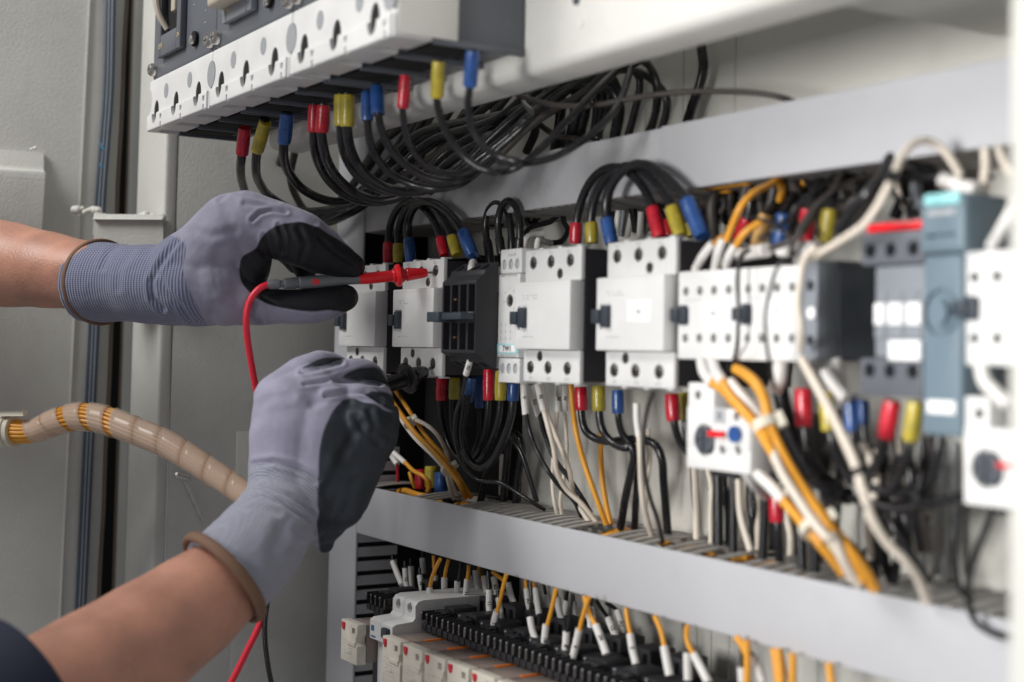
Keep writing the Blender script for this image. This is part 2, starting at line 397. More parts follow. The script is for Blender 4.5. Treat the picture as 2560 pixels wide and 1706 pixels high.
# upright duct at the left
uV0, uV1 = U('S', 820, 1450, DW), uD0-.0015
vd = thing('wiring_duct', 'upright grey wiring duct at the left end of the plate', 'wiring duct', B(uV0, -.6, DW))
bm = nb(); box(bm, uV0, uV1, -.62, .62, DW-.0035, DW, .002, 3); box(bm, uV0, uV0+.003, -.62, .62, PLW+.002, DW-.003, .0005); part('duct_cover', bm, 'duct', vd)
bm = nb(); z = -.60
while z < -.112:
    box(bm, uV1-.003, uV1-.0005, z, z+.0105, -.082, DW-.0036, .0006, 1)
    z += .0155
part('comb', bm, 'duct_old', vd)
bm = nb(); box(bm, uV1-.006, uV1-.0032, -.62, .13, PLW+.003, DW-.004, .0004); part('inside', bm, 'dark', vd)  # black sheet that paints in the shade within the duct

# ------------------------------------------------------------------ circuit breakers
BW = .2
ub = [U('S', 375, 160, BW), U('S', 530, 110, BW), U('S', 728, 30, BW), U('S', 990, 90, BW)]
step_ = (ub[3]-ub[0])/3
vc1 = .2755; vc0 = .2215; vstep = .2365
def breaker(k, label, last):
    u0 = ub[0] + step_*k + .0008; u1 = u0 + step_ - .0016; W = u1-u0
    cb = thing('circuit_breaker', label, 'circuit breaker', B(u0, vc0, .0905), 'moulded case breakers on the white beam')
    bm = nb(); box(bm, u0, u1, vc1+.001, .42, .0905, BW-.003, .003, 3)
    box(bm, u0+.004, u1-.004, vc0+.004, vc1+.0005, .0905, .168, .001)
    # slots on the underside: partition ribs
    for j in range(4):
        uu = u0+.004+(W-.008)*j/3; box(bm, uu-.0015, uu+.0015, vc0-.001, vc0+.0045, .0915, .168, .0005)
    part('case', bm, 'grey', cb)
    bm = nb()
    for j in range(3):
        uu = u0+.004+(W-.008)*(j+.5)/3; box(bm, uu-W*.11, uu+W*.11, vc0+.0015, vc0+.0042, .118, .162, .0003)
    part('terminal_opening', bm, 'dark', cb)
    bm = nb(); box(bm, u0, u1, vstep, vc1, .169, BW, .0025, 3)
    box(bm, u0+.001, u1-.001, vc0, vstep+.002, .169, BW+.0026, .0016, 3)
    cut = nb()
    for fx in (.30, .68): disc_w(cut, u0+W*fx, vc1-.018, BW-.0035, BW+.01, .0066, ey=1.15)
    for fx in (.14, .47, .82):
        pts = [(u0+W*fx + .0078*math.cos(a), vstep+.003+.0125*math.sin(a)) for a in [2*math.pi*i/20 for i in range(20)]]
        prism(cut, pts, BW-.012, BW+.02)
        for dx in (.115, ):
            box(cut, u0+W*(fx+dx)-.0016, u0+W*(fx+dx)+.0016, vc0-.006, vc0+.0055, BW+.0002, BW+.02, 0)
            box(cut, u0+W*(fx+dx)-.0030, u0+W*(fx+dx)+.0030, vc0+.0085, vc0+.0135, BW+.0004, BW+.02, 0)
    disc_w(cut, u1, vc1-.022, BW-.003, BW+.02, .0105, ey=1.2); box(cut, u1-.004, u1+.003, vc0-.01, vstep+.004, BW+.0006, BW+.02, 0)
    disc_w(cut, u0, vc1-.022, BW-.003, BW+.02, .0105, ey=1.2); box(cut, u0-.003, u0+.004, vc0-.01, vstep+.004, BW+.0006, BW+.02, 0)
    for fx in (.05, .37, .70): box(cut, u0+W*fx, u0+W*fx+.02, vc0-.002, vc0+.0035, .164, BW-.006, 0)
    bm = carve(bm, cut)
    tcv = part('terminal_cover', bm, 'white', cb)
    for fx, dv, r_ in ((.30,.018,.0066),(.68,.018,.0066),(1.0,.022,.0105)):
        uu = u0+W*fx - (.0108 if fx == 1.0 and last else 0)
        bm = nb(); disc_w(bm, uu + (.0008 if fx == 1.0 else 0), vc1-dv, BW-.0036, BW+.0003, r_*.98, ey=1.2); part('recess_disc', bm, 'discgrey', tcv)
    for fx in (.14, .47, .82):
        bm = nb(); prism(bm, [(u0+W*fx+.0076*math.cos(a), vstep+.003+.0123*math.sin(a)) for a in [2*math.pi*i/20 for i in range(20)]], BW-.0118, BW-.0010); part('slot_shade', bm, 'dark', tcv)  # black filler, the shade of each slot put in as colour
    # face: framed toggle, screws, knob
    ta, tb = u0+W*.18, u0+W*.56
    vb = vc1+.018
    bm = nb()
    for a_, b_, c_, d_ in ((ta, ta+.010, vb, vb+.16), (tb-.012, tb, vb, vb+.16), (ta+.0102, tb-.0122, vb, vb+.022)): box(bm, a_, b_, c_, d_, BW-.0028, BW+.004, .0015)
    esc = part('toggle_frame', bm, 'greyl' if k else 'grey', cb)
    bm = nb(); box(bm, ta+.0102, tb-.0122, vb+.0222, vb+.16, BW-.0028, BW-.0012, 0); part('toggle_slot', bm, 'dark', esc)
    hv = vb + (.027 if k == 0 else .012)
    bm = nb()
    if k == 0:
        tube(bm, [B(ta+.020, hv, BW), B(ta+.016, hv+.016, BW+.008), B(ta+.0125, hv+.035, BW+.01), B(ta+.014, hv+.07, BW+.004)], [.003,.0035,.0045,.004], n=10)
        box(bm, tb-.026, tb-.0135, hv+.012, hv+.10, BW-.001, BW+.006, .002)
    else:
        box(bm, ta+.002, tb-.004, hv, hv+.06, BW+.001, BW+.020, .004, 3)
    part('toggle', bm, 'beige' , cb)
    sc_ = nb(); disc_w(sc_, u0+W*.72, vc1+.021, BW-.002, BW+.0005, .0075); part('button_recess', sc_, 'dark', cb)
    s2 = nb(); lathe(s2, B(u0+W*.72, vc1+.0195, BW+.0006), B(u0+W*.72, vc1+.0195, BW+.004), [(0,.0045),(.8,.0045),(1,.003)]); part('test_button', s2, 'metal', cb)
    for uu in (u0+.008, u1-.008):
        s = nb(); lathe(s, B(uu, vc1+.011, BW-.0028), B(uu, vc1+.011, BW+.004), [(0,.0068),(.6,.0068),(1,.0050)])
        c2 = nb(); box(c2, uu-.0008, uu+.0008, vc1+.005, vc1+.018, BW+.0025, BW+.006, 0); box(c2, uu-.004, uu+.004, vc1+.0102, vc1+.0118, BW+.0026, BW+.006, 0)
        part('screw', carve(s, c2), 'metal', cb)
    bm = nb()
    for (fx, dv, s_, t_) in ((.21,.0235,.0075,'OFF'),(.50,.026,.006,'ON')):
        merge(bm, text_bm(t_, s_, B(u0+W*fx+.006, vc1+dv+.005, BW+.0042), EU, EV))
    part('marking', bm, 'inkgold', cb)
    bm = nb(); random.seed(k)
    for fx, w_ in ((.07,.010),(.66,.018),(.84,.008)):
        for j in range(9):
            vv = vc1+.032+j*.012
            if fx == .66 and j < 2: continue
            x_ = u0+W*fx; L = w_*random.uniform(.5,1)
            for q in range(int(L/.0016)):
                if random.random() < .75: box(bm, x_+q*.0016, x_+q*.0016+.0010, vv, vv+random.uniform(.0008,.0018), BW-.0028, BW-.0026, 0)
    part('print', bm, 'inkg', cb)
    if last:
        bm = nb(); box(bm, u1+.0003, u1+.0016, vc0+.002, vc1+.0005, .150, BW-.0012, .0006); part('end_shield', bm, 'bplastic', cb)
        bm = nb(); box(bm, u1-.003, u1+.0008, vc1+.002, .42, .0905, BW-.01, .001); part('end_plate', bm, 'grey', cb)
    return cb
breaker(0, 'grey circuit breaker with beige lever, leftmost of the three above the gloved hand', False)
breaker(1, 'middle grey circuit breaker between the other two on the beam', False)
breaker(2, 'right-hand grey circuit breaker showing its plain side against the white beam', True)
# ------------------------------------------------------------------ contactors
def holes(cut, bmr, mets, u0, u1, v0, v1, w, spots, depth=.0035):
    for fu, fv, r in spots:
        u = u0+(u1-u0)*fu; v = v0+(v1-v0)*fv
        disc_w(cut, u, v, w-depth, w+.01, r)
        mets.append((u, v, w-depth, r))
def hole_screws(mets, parent):
    for u, v, w, r in mets:
        s = nb(); lathe(s, B(u, v, w+.0003), B(u, v, w+.004), [(0,r*.8),(.8,r*.8),(1,r*.6)], n=14)
        c = nb(); box(c, u-r, u+r, v-.0005, v+.0005, w+.0028, w+.006, 0); part('screw', carve(s, c), 'screwd', parent)
def slider(parent, u, v, w, s=1):
    bm = nb(); box(bm, u+.004*s, u+.013*s, v-.0085*s, v+.0085*s, w-.001, w+.006*s, .001); box(bm, u-.006*s, u+.0045*s, v-.0055*s, v+.0055*s, w+.0005, w+.0075*s, .001)
    part('indicator', bm, 'knob', parent)
def big_contactor(label, u0, u1, group, depth=.112, right=None, lab=None, vt=VT, vb=VB):
    t = thing('contactor', label, 'contactor', B(u0, vb, PLW), group)
    H_ = vt-vb; a, b = vb+H_*.245, vt-H_*.25
    ur = right or u1
    bm = nb(); box(bm, u0+.001, ur-.0003, vb+.002, vt-.002, PLW+.003, -.0048, .001)
    box(bm, u0+.001, ur+.001, vb+.012, vt-.012, PLW+.003, -.05, .002)
    for q in range(3):
        uu = u0+(u1-u0)*(.14+.32*q)
        for vv in (vt-.0045, vb+.0015): box(bm, uu-.010, uu+.010, vv, vv+.003, -.085, -.012, .0005)
    part('body', bm, 'black', t)
    mets = []
    W = u1-u0
    for (v0, v1, sp) in ((b+.0003, vt, ((.15,.60,.0056),(.47,.60,.0056),(.81,.60,.0056),(.635,.22,.0045))),
                         (vb, a-.0003, ((.13,.45,.0056),(.45,.45,.0056),(.79,.45,.0056),(.30,.80,.0045)))):
        bm = nb(); box(bm, u0, u1, v0, v1, -.0045, 0, .0010)
        for q in range(3):
            uu = u0+W*(.10+.33*q); y = v1 if v1 == vt else v0
            box(bm, uu+.010, uu+.016, min(y, y+(.0016 if v1 == vt else -.0016)), max(y, y+(.0016 if v1 == vt else -.0016)), -.012, -.002, .0004)
        cut = nb(); mets = []; holes(cut, None, mets, u0, u1, v0, v1, 0, sp)
        tb = part('terminal_block', carve(bm, cut), 'white', t); hole_screws(mets, tb)
        for q, s_ in enumerate(('1L1','3L2','5L3') if v1 == vt else ('2T1','4T2','6T3')):
            uu = u0+W*(.15+.32*q); wtext(s_, .0042, uu, (v1-.0032) if v1 == vt else (v0+.003), .00005, 'inkg', tb)
    bm = nb(); box(bm, u0, u1-.0006, a, b, -.0045, .0101, .0012)
    cut = nb(); box(cut, u0+.006, u0+.020, (a+b)/2-.012, (a+b)/2+.008, .008, .02, 0)
    cv = part('cover', carve(bm, cut), 'whitecover', t)
    slider(t, u0+.007, (a+b)/2-.002, .0085)
    bm = nb(); random.seed(int(u0*1e4))
    for y_ in (b-.012, b-.0145, a+.010):
        for q in range(9):
            if random.random() < .7: box(bm, u0+W*(.16+.03*q), u0+W*(.16+.03*q)+.0018, y_, y_+.0009, .0101, .0102, 0)
    part('print', bm, 'inkg', cv)
    bm = nb(); box(bm, u0+.002, u1-.003, b-.0030, b-.0026, .0100, .0103, 0); box(bm, u0+.002, u1-.003, a+.0026, a+.0030, .0100, .0103, 0); part('moulded_line', bm, 'white', cv)
    if lab:
        bm = nb(); box(bm, u0+W*.47, u0+W*.83, (a+b)/2-.007, (a+b)/2+.010, .0098, .0106, .0003); lb = part('label_plate', bm, 'label', cv)
        wtext(lab, .0035, u0+W*.65, (a+b)/2+.001, .0107, 'ink', lb)
    return t
G = 'large contactors in the row'
c1 = (U('S',845,800,.01)+.002, U('S',960,800,0)); c2 = (U('S',1007,650,0), U('S',1110,645,0)); c3 = (U('S',1314,625,0), U('S',1454,620,0)); c4 = (U('S',1519,610,0), U('S',1690,600,0))
big_contactor('white contactor half hidden behind the gloved fingers, leftmost in the row', c1[0], c1[1], G)
big_contactor('white contactor touched by the tips of both the red and the black probe', c2[0], c2[1], G)
big_contactor('large white contactor directly right of the narrow timer module', c3[0], c3[1], G)
big_contactor('large white contactor with a small white label, left of the smaller ones', c4[0], c4[1], G, lab='K4')
# contactor with the ribbed black auxiliary block
u0, u1 = U('S',1178,780,0), U('S',1244,780,0)
cm = thing('contactor', 'smaller white contactor carrying a ribbed black auxiliary block on its front', 'contactor', B(u0, -.015, PLW), 'smaller devices in the row')
bm = nb(); box(bm, u0+.001, u1, -.012, .070, PLW+.003, -.003, .001); part('body', bm, 'black', cm)
for v0, v1, fv in ((.052,.0745,.55),(-.0155,.006,.45)):
    bm = nb(); box(bm, u0, u1, v0, v1, -.0045, 0, .001); cut = nb(); mets = []; holes(cut, None, mets, u0, u1, v0, v1, 0, ((.2,fv,.005),(.52,fv,.005),(.84,fv,.005)))
    tb = part('terminal_block', carve(bm, cut), 'white', cm); hole_screws(mets, tb)
ua, ub_ = U('Z5',868,950,.024), U('Z5',1108,950,.024)
va, vb_ = V('Z5',985,1235,.024), V('Z5',985,725,.024)
aux = thing('auxiliary_block', 'black ribbed auxiliary contact block clipped on the front of a white contactor', 'contact block', B(ua, va, .001))
bm = nb(); prism(bm, [(va,.024),(vb_,.024),(vb_+.006,.016),(vb_+.010,.015),(vb_+.018,.001),(va-.014,.001),(va-.008,.014),(va-.003,.016)], ua, ub_, 'u', .0006)
cut = nb(); Wd = ub_-ua
for q in range(4):
    a_ = ua+Wd*(.03+.245*q)+.0015; b_ = a_+Wd*.19
    for (p, q2) in ((va+.003, (va+vb_)/2-.005), ((va+vb_)/2+.005, vb_-.003)): box(cut, a_, b_, p, q2, .010, .05, 0)
    box(cut, a_+.001, b_-.001, vb_+.001, vb_+.03, .004, .014, 0); box(cut, a_+.001, b_-.001, va-.03, va-.001, .004, .014, 0)
part('housing', carve(bm, cut), 'black', aux)
vm = (va+vb_)/2
bm = nb(); box(bm, ua+.003, ua+Wd*.42, vm-.0045, vm+.0045, .0245, .0415, .001); box(bm, ua+Wd*.42, ub_-.001, vm-.0025, vm+.0035, .0243, .0385, .0008); part('slider', bm, 'knob', aux)
bm = nb(); lathe(bm, B(ub_-.006, vm+.001, .024), B(ub_-.006, vm+.001, .0275), [(0,.0035),(.8,.0035),(1,.0025)]); part('indicator', bm, 'teal', aux)
for k_, dv in enumerate((.016,-.018)):
    bm = nb(); box(bm, ua+Wd*.24, ua+Wd*.36, vm+dv-.001, vm+dv+.001, .010, .022, .0003); part('contact', bm, 'brass', aux)
# timer module TW1
tu0, tu1 = U('S',1246,780,0), U('S',1299,780,0)
tt, tb_ = V('Z5',1350,492,0), V('Z5',1345,1447,0)
tm = thing('timer_module', 'narrow light timer module with a round dial and a teal label reading TW1', 'timer relay', B(tu0, tb_, PLW))
bm = nb(); box(bm, tu0, tu1, tb_+.022, tt-.022, -.07, .0004, .0012); box(bm, tu0, tu1, tt-.0215, tt, -.07, -.001, .0012); box(bm, tu0, tu1, tb_, tb_+.0215, -.07, -.001, .0012)
cut = nb(); TW = tu1-tu0
for q in range(3):
    uu = tu0+TW*(.2+.3*q); disc_w(cut, uu, tt-.0135, -.004, .01, .0037, ey=1.25); disc_w(cut, uu, tb_+.0125, -.004, .01, .0037, ey=1.25)
box(cut, tu0+TW*.1, tu0+TW*.9, tt-.0245, tt-.0225, -.004, .01, 0); box(cut, tu0+TW*.1, tu0+TW*.9, tb_+.0225, tb_+.0245, -.004, .01, 0)
um, vm2 = tu0+TW*.55, V('Z5',1350,862,0); disc_w(cut, um, vm2, -.006, .01, .0055)
part('housing', carve(bm, cut), 'white', tm)
bm = nb(); box(bm, tu1+.0002, tu1+.010, tb_+.002, tt-.002, -.07, -.006, .001); part('side', bm, 'greyl', tm)
bm = nb()
for q in range(3):
    for vv in (tt-.0135, tb_+.0125): disc_w(bm, tu0+TW*(.2+.3*q), vv, -.0039, -.0025, .0034, ey=1.2)
part('terminal', bm, 'lgrey', tm)
s = nb(); lathe(s, B(um, vm2, -.0058), B(um, vm2, -.0005), [(0,.0047),(.8,.0047),(1,.004)]); c = nb(); box(c, um-.006, um+.006, vm2-.0007, vm2+.0007, -.002, .001, 0); part('dial', carve(s, c), 'black', tm)
bm = nb()
for a_ in range(-130, 131, 45):
    r_ = math.radians(90+a_); uu, vv = um+.0095*math.cos(r_), vm2+.011*math.sin(r_); box(bm, uu-.0006, uu+.0006, vv-.0008, vv+.0008, .0004, .0006, 0)
part('dial_marks', bm, 'inkg', tm)
lv0, lv1 = V('Z5',1340,1240,0), V('Z5',1340,1168,0)
bm = nb(); box(bm, tu0+.0005, tu1-.0005, lv0, lv1, .0002, .0009, .0003); fr_ = part('label_frame', bm, 'tealcap', tm)
bm = nb(); box(bm, tu0+.0035, tu1-.0035, lv0+.0013, lv1-.0013, .0008, .0013, .0002); lb = part('label_plate', bm, 'label', fr_)
wtext('TW1', .0068, (tu0+tu1)/2, (lv0+lv1)/2, .0014, 'ink', lb, bold=.0002)
bm = nb(); vv = V('Z5',1330,1085,0)
for y_ in range(3):
    for x_ in range(3): box(bm, tu0+TW*(.15+.22*x_), tu0+TW*(.15+.22*x_)+.003, vv+.006-.006*y_, vv+.0066-.006*y_, .0004, .00055, 0); box(bm, tu0+TW*(.15+.22*x_), tu0+TW*(.15+.22*x_)+.0006, vv+.004-.006*y_, vv+.009-.006*y_, .0004, .00055, 0)
wtext('A1 A2', .0045, um, vv-.018, .00045, 'inkg', tm); wtext('15 16 18', .0036, um, tt-.0055, -.0009, 'inkg', tm)
part('circuit_print', bm, 'inkg', tm)
# small four hole contactors
def small_contactor(label, u0, u1, v0, v1, w, cols, group='small contactors with rows of holes', lab='', dw=.09, knob=True, print_=True):
    t = thing('contactor', label, 'contactor', B(u0, v0, PLW), group)
    bm = nb(); box(bm, u0+.001, u1-.001, v0+.003, v1-.003, PLW+.002, w-.018, .0015); part('body', bm, 'black', t)
    bm = nb(); box(bm, u0, u1, v0, v1, w-.019, w, .0014); cut = nb(); mets = []
    n = cols
    for fv in (.24,.77): holes(cut, None, mets, u0, u1, v0, v1, w, [((k+.5)/n*.98+.02, fv, .0034) for k in range(n)], .01)
    box(cut, u0-.002, u0+.013, (v0+v1)/2-.006, (v0+v1)/2+.005, w-.003, w+.01, 0)
    f = part('front', carve(bm, cut), 'whitecover', t); hole_screws(mets, f)
    if knob: slider(t, u0+.001, (v0+v1)/2, w-.002, .85)
    W = u1-u0
    if print_:
        bm = nb(); box(bm, u0+W*.42, u0+W*.86, (v0+v1)/2-.007, (v0+v1)/2+.009, w-.0002, w+.0005, .0003); lb = part('label_plate', bm, 'label', f)
        wtext(lab, .0034, u0+W*.64, (v0+v1)/2+.001, w+.0006, 'ink', lb)
        bm = nb(); box(bm, u0+W*.12, u0+W*.42, v1-.0215, v1-.021, w, w+.0001, 0); part('print', bm, 'inkg', f)
    return t
sv0, sv1 = V('ZD',700,130,0), V('Z6',960,720,0)
small_contactor('small white contactor with four holes across, right beside the labelled large contactor', U('S',1694,780,0), U('S',1840,780,0), sv0, sv1, 0, 4, lab='KA1')
small_contactor('small white contactor crossed by a thin black wire', U('S',1849,780,0), U('S',1999,780,0), sv0, sv1, 0, 4, lab='KA2')
small_contactor('white contactor at the far right above the relay with the red lever', U('S',2405,780,0), U('S',2525,780,0)+.015, V('S',2450,915,0), V('S',2450,627,0), 0, 3, lab='KM9')
# grey auxiliary contactor with a broad dark side
u0, u1 = U('S',2001,780,-.002), U('S',2042,780,-.002)
gc = thing('auxiliary_contactor', 'narrow grey device with a broad plain dark grey side beside a small white contactor', 'contactor', B(u0, sv0, PLW))
bm = nb(); box(bm, u0, u1, sv0+.001, sv1+.002, -.02, -.002, .001); cut = nb(); mets = []; holes(cut, None, mets, u0, u1, sv0, sv1, -.002, ((.6,.78,.0036),(.6,.22,.0036)), .01)
fr_ = part('front', carve(bm, cut), 'greyl', gc); 
bm = nb(); disc_w(bm, u0+(u1-u0)*.75, (sv0+sv1)/2, -.0018, -.0005, .004); part('indicator', bm, 'label', fr_)
bm = nb(); box(bm, u0+.001, u1+.0006, sv0+.001, sv1+.003, PLW+.002, -.0205, .0015); part('body', bm, 'greyd', gc)
# dark grey contactor with a red strip
w7 = 0
u0, u1 = U('S',2150,780,0), U('S',2305,780,0)
v0, v1 = V('ZE',400,262,0), V('ZR',700,655,0)
k7 = thing('contactor', 'dark grey contactor with three white squares and a red strip on top', 'contactor', B(u0, v0, PLW))
um0 = U('ZR',598,1000,0)
bm = nb(); box(bm, u0+.001, u1-.001, v0+.003, v1-.003, PLW+.002, -.024, .001); part('body', bm, 'greyd', k7)
bm = nb(); bt = V('ZR',700,868,0); bb = V('ZE',400,85,0)
box(bm, u0, u1, bt, v1, -.0235, 0, .0015)
cut = nb(); mets = []
holes(cut, None, mets, u0, u1, bt, v1, 0, ((.17,.45,.0045),(.5,.45,.0045),(.86,.45,.0045)), .01); fr_ = part('terminal_block', carve(bm, cut), 'grey', k7)
bm = nb(); cut = nb(); box(bm, u0, u1, v0, bb, -.0235, 0, .0015); holes(cut, None, mets, u0, u1, v0, bb, 0, ((.17,.68,.0045),(.5,.68,.0045),(.86,.68,.0045)), .01)
fr_ = part('terminal_block', carve(bm, cut), 'grey', k7)
bm = nb(); box(bm, um0, u1-.001, bb+.0005, bt-.0005, -.0235, -.003, .0015)
for k in range(3): box(bm, um0+.004+k*.013, um0+.010+k*.013, bt-.022, bt-.016, -.004, -.002, .0004)
part('front', bm, 'greyl', k7)
for k in range(3):
    a_ = U('ZR',(603,692,812)[k],1180,0); b_ = U('ZR',(668,786,908)[k],1180,0)
    bm = nb(); box(bm, a_, b_, V('ZR',750,1262,0), V('ZR',750,1115,0), -.004, -.001, .0008); part('marker', bm, 'label', k7)
    bm = nb(); box(bm, a_, b_, V('ZR',750,1350,0), V('ZR',750,1275,0), -.004, -.0015, .0008); part('key', bm, 'greyl', k7)
bm = nb(); box(bm, U('ZR',712,1430,0), u1-.0005, V('ZR',820,1495,0), V('ZR',820,1362,0), -.0035, .001, .0008); part('label_plate', bm, 'label', k7)
bm = nb(); box(bm, U('ZR',565,620,0), u1+.0005, v1+.0005, V('ZR',800,585,0), -.02, 0, .001); part('strip', bm, 'probered', k7)
# teal grey motor starter
w8 = .004
u0, u1 = U('S',2306,780,w8), U('S',2404,780,w8); uT = U('S',2430,520,w8)
v0, v1 = V('ZE',650,440,w8), V('ZR',1100,395,w8); vs = V('ZR',1050,800,w8)
k8 = thing('motor_starter', 'tall blue grey motor protection switch with a turquoise cap', 'motor starter', B(u0, v0, PLW))
bm = nb(); box(bm, u0, u1, v0, vs, -.03, w8, .002, 3); box(bm, u0+.001, uT-.002, vs+.0005, v1-.001, -.03, w8+.004, .003, 3); 
cut = nb(); box(cut, u0+.006, u1-.001, V('ZR',1100,690,w8), V('ZR',1100,668,w8), w8-.003, w8+.02, 0)
disc_w(cut, (u0+u1)/2, V('ZR',1045,1180,w8), w8-.003, w8+.01, .014)
part('housing', carve(bm, cut), 'teal', k8)
bm = nb(); disc_w(bm, (u0+u1)/2, V('ZR',1045,1180,w8), w8-.0029, w8-.001, .0115); part('dial', bm, 'teal', k8)
bm = nb(); disc_w(bm, (u0+u1)/2, V('ZR',1045,1180,w8), w8-.001, w8+.003, .006, ey=1.3); part('knob', bm, 'teal', k8)
bm = nb(); box(bm, U('ZR',985,430,w8), U('ZR',1225,430,w8)-.001, V('ZR',1100,482,w8), V('ZR',1100,402,w8), w8+.003, w8+.0062, .002); part('cap', bm, 'tealcap', k8)
bm = nb(); box(bm, U('ZR',1000,530,w8), U('ZR',1180,530,w8), V('ZR',1100,550,w8), V('ZR',1100,510,w8), w8+.0035, w8+.0052, .001); part('nameplate', bm, 'lgrey', k8)
bm = nb(); box(bm, U('ZE',585,310,w8), U('ZE',715,310,w8), V('ZE',650,340,w8), V('ZE',650,278,w8), w8, w8+.0012, .001); part('nameplate', bm, 'label', k8)
bm = nb(); box(bm, u0+.002, uT-.0005, vs+.002, v1-.004, PLW+.002, -.0305, .001); box(bm, u0+.002, u1+.0005, v0+.004, vs+.001, PLW+.002, -.0305, .001); part('body', bm, 'greyd', k8)
# overload relays
def overload(label, x0, x1, y0, y1, fr, w, dial, lever, dots, right=0):
    u0, u1 = U(fr, x0, (y0+y1)/2, w), U(fr, x1, (y0+y1)/2, w)+right; v1, v0 = V(fr, (x0+x1)/2, y0, w), V(fr, (x0+x1)/2, y1, w)
    t = thing('overload_relay', label, 'overload relay', B(u0, v0, w-.07), 'overload relays')
    bm = nb(); box(bm, u0, u1, v0, v1-.018, w-.02, w, .0015); box(bm, u0, u0+(u1-u0)*.42, v1-.0185, v1, w-.02, w-.001, .0012); box(bm, u0+.001, u1-.001, v1-.045, v1-.017, w-.019, w+.0008, .001)
    cut = nb(); mets = []
    dd = [at(fr, x, y, w=w) for x, y in dots]
    for p in dd: disc_w(cut, p.x, p.z, w-.008, w+.01, .0033); mets.append((p.x, p.z, w-.008, .0033))
    p = at(fr, *dial, w=w); disc_w(cut, p.x, p.z, w-.004, w+.01, .0115)
    f = part('front', carve(bm, cut), 'whitecover', t); hole_screws(mets, f)
    s = nb(); lathe(s, B(p.x, p.z, w-.0038), B(p.x, p.z, w+.002), [(0,.0098),(.85,.0098),(1,.0085)], n=28)
    c = nb(); box(c, p.x-.008, p.x+.008, p.z-.001, p.z+.001, w, w+.01, 0); box(c, p.x-.001, p.x+.001, p.z-.008, p.z+.008, w, w+.01, 0); part('dial', carve(s, c), 'greyd', t)
    a_ = at(fr, *lever[0], w=w+.003); b_ = at(fr, *lever[1], w=w+.003)
    bm = nb(); box(bm, a_.x, b_.x, min(a_.z, b_.z), max(a_.z, b_.z), w+.0009, w+.0045, .0008); part('lever', bm, 'probered', t)
    bm = nb(); box(bm, u0+.002, u1-.0005, v0-.006, v1-.02, w-.072, w-.0205, .001); part('body', bm, 'black', t)
    return t, u0, u1, v0, v1
ov, a, b, c, d = overload('small white overload relay with a red lever and a blue button', 565, 985, 285, 860, 'ZD', .004, (688,655), ((708,590),(808,640)), ((632,360),(898,500),(802,718),(905,722)))
p = at('ZD', 900, 617, w=.004); bm = nb(); disc_w(bm, p.x, p.z, .0045, .008, .0058); part('button', bm, 'blue', ov)
p = at('ZD', 790, 498, w=.004); bm = nb(); box(bm, p.x-.006, p.x+.006, p.z-.005, p.z+.005, .0049, .0053, 0); part('window', bm, 'lgrey', ov)
wtext('0', .008, p.x, p.z, .0054, 'ink', ov)
ov2, a, b, c, d = overload('white overload relay with a dark dial and red lever at the right edge', 748, 950, 262, 765, 'ZE', .004, (862,592), ((905,560),(960,590)), ((815,338),), right=.01)

# ------------------------------------------------------------------ lower row: sockets, relays, breaker
def relay(label, u0, v0, v1, w, Wd=.036, tilt=0):
    t = thing('plug_in_relay', label, 'relay', B(u0, v0, w-.045), 'cream plug-in relays')
    u1 = u0+Wd
    bm = nb(); prism(bm, [(u0,v0),(u1,v0),(u1,v1-.021),(u1-.003,v1-.018),(u1-.003,v1-.013),(u1,v1-.010),(u1,v1),(u0,v1)], w-.010, w, 'w', .0008)
    cut = nb(); box(cut, u0+Wd*.68, u0+Wd*.86, v1-.010, v1-.0045, w-.004, w+.01, 0); cv = part('cap', carve(bm, cut), 'relay', t)
    bm = nb(); 
    for k in range(3): box(bm, u0+Wd*(.69+.055*k), u0+Wd*(.69+.055*k)+.0012, v1-.0095, v1-.005, w-.0039, w-.003, 0)
    part('window', bm, 'greyl', cv)
    bm = nb(); prism(bm, [(u0+Wd*.10,v1-.002),(u0+Wd*.26,v1-.002),(u0+Wd*.26,v1-.0065),(u0+Wd*.20,v1-.0095),(u0+Wd*.12,v1-.0065)], w-.001, w+.0016, 'w', .0003); part('button', bm, 'red', cv)
    bm = nb(); box(bm, u0+Wd*.45, u0+Wd*.93, v1-.0215, v1-.017, w+.0001, w+.0012, .0005); part('tab', bm, 'relay', cv)
    bm = nb()
    for k in range(6):
        for j in range(9):
            if random.random() < .7: box(bm, u0+Wd*(.10+.07*j), u0+Wd*(.10+.07*j)+.0013, v1-.019-.003*k if j < 5 or k > 1 else v1-.03, (v1-.019-.003*k if j < 5 or k > 1 else v1-.03)+.0007, w+.0001, w+.0002, 0)
    part('print', bm, 'inkg', cv)
    bm = nb(); box(bm, u0+.0005, u1-.0005, v0+.001, v1-.0008, w-.048, w-.0103, .0012); part('body', bm, 'relaybody', t)
    bm = nb(); lathe(bm, B((u0+u1)/2, v1-.016, w-.04), B((u0+u1)/2, v1-.016, w-.014), [(0,.009),(.05,.011),(.95,.011),(1,.009)]); box(bm, u0+.004, u1-.004, v1-.004, v1-.0025, w-.04, w-.014, .0003); box(bm, u1-.004, u1-.003, v0+.006, v1-.003, w-.042, w-.013, .0003); part('coil', bm, 'coil', t)
    bm = nb(); box(bm, u1-.0032, u1-.0002, v1-.0030, v1-.0004, w-.0475, w-.026, .0006); part('base_edge', bm, 'amber', t)
    return t
rv1 = [-.264,-.2641]
relay('cream relay with a red button, standing apart in front of the upright duct', -.0535, -.3026, -.264, .05)
ORD = ['first','second','third','fourth','fifth','sixth']
for k in range(6):
    relay('cream plug-in relay with a red button, %s from the left in the close row' % ORD[k], .0362+.041*k, -.306, -.2641+.0003*k, .05)
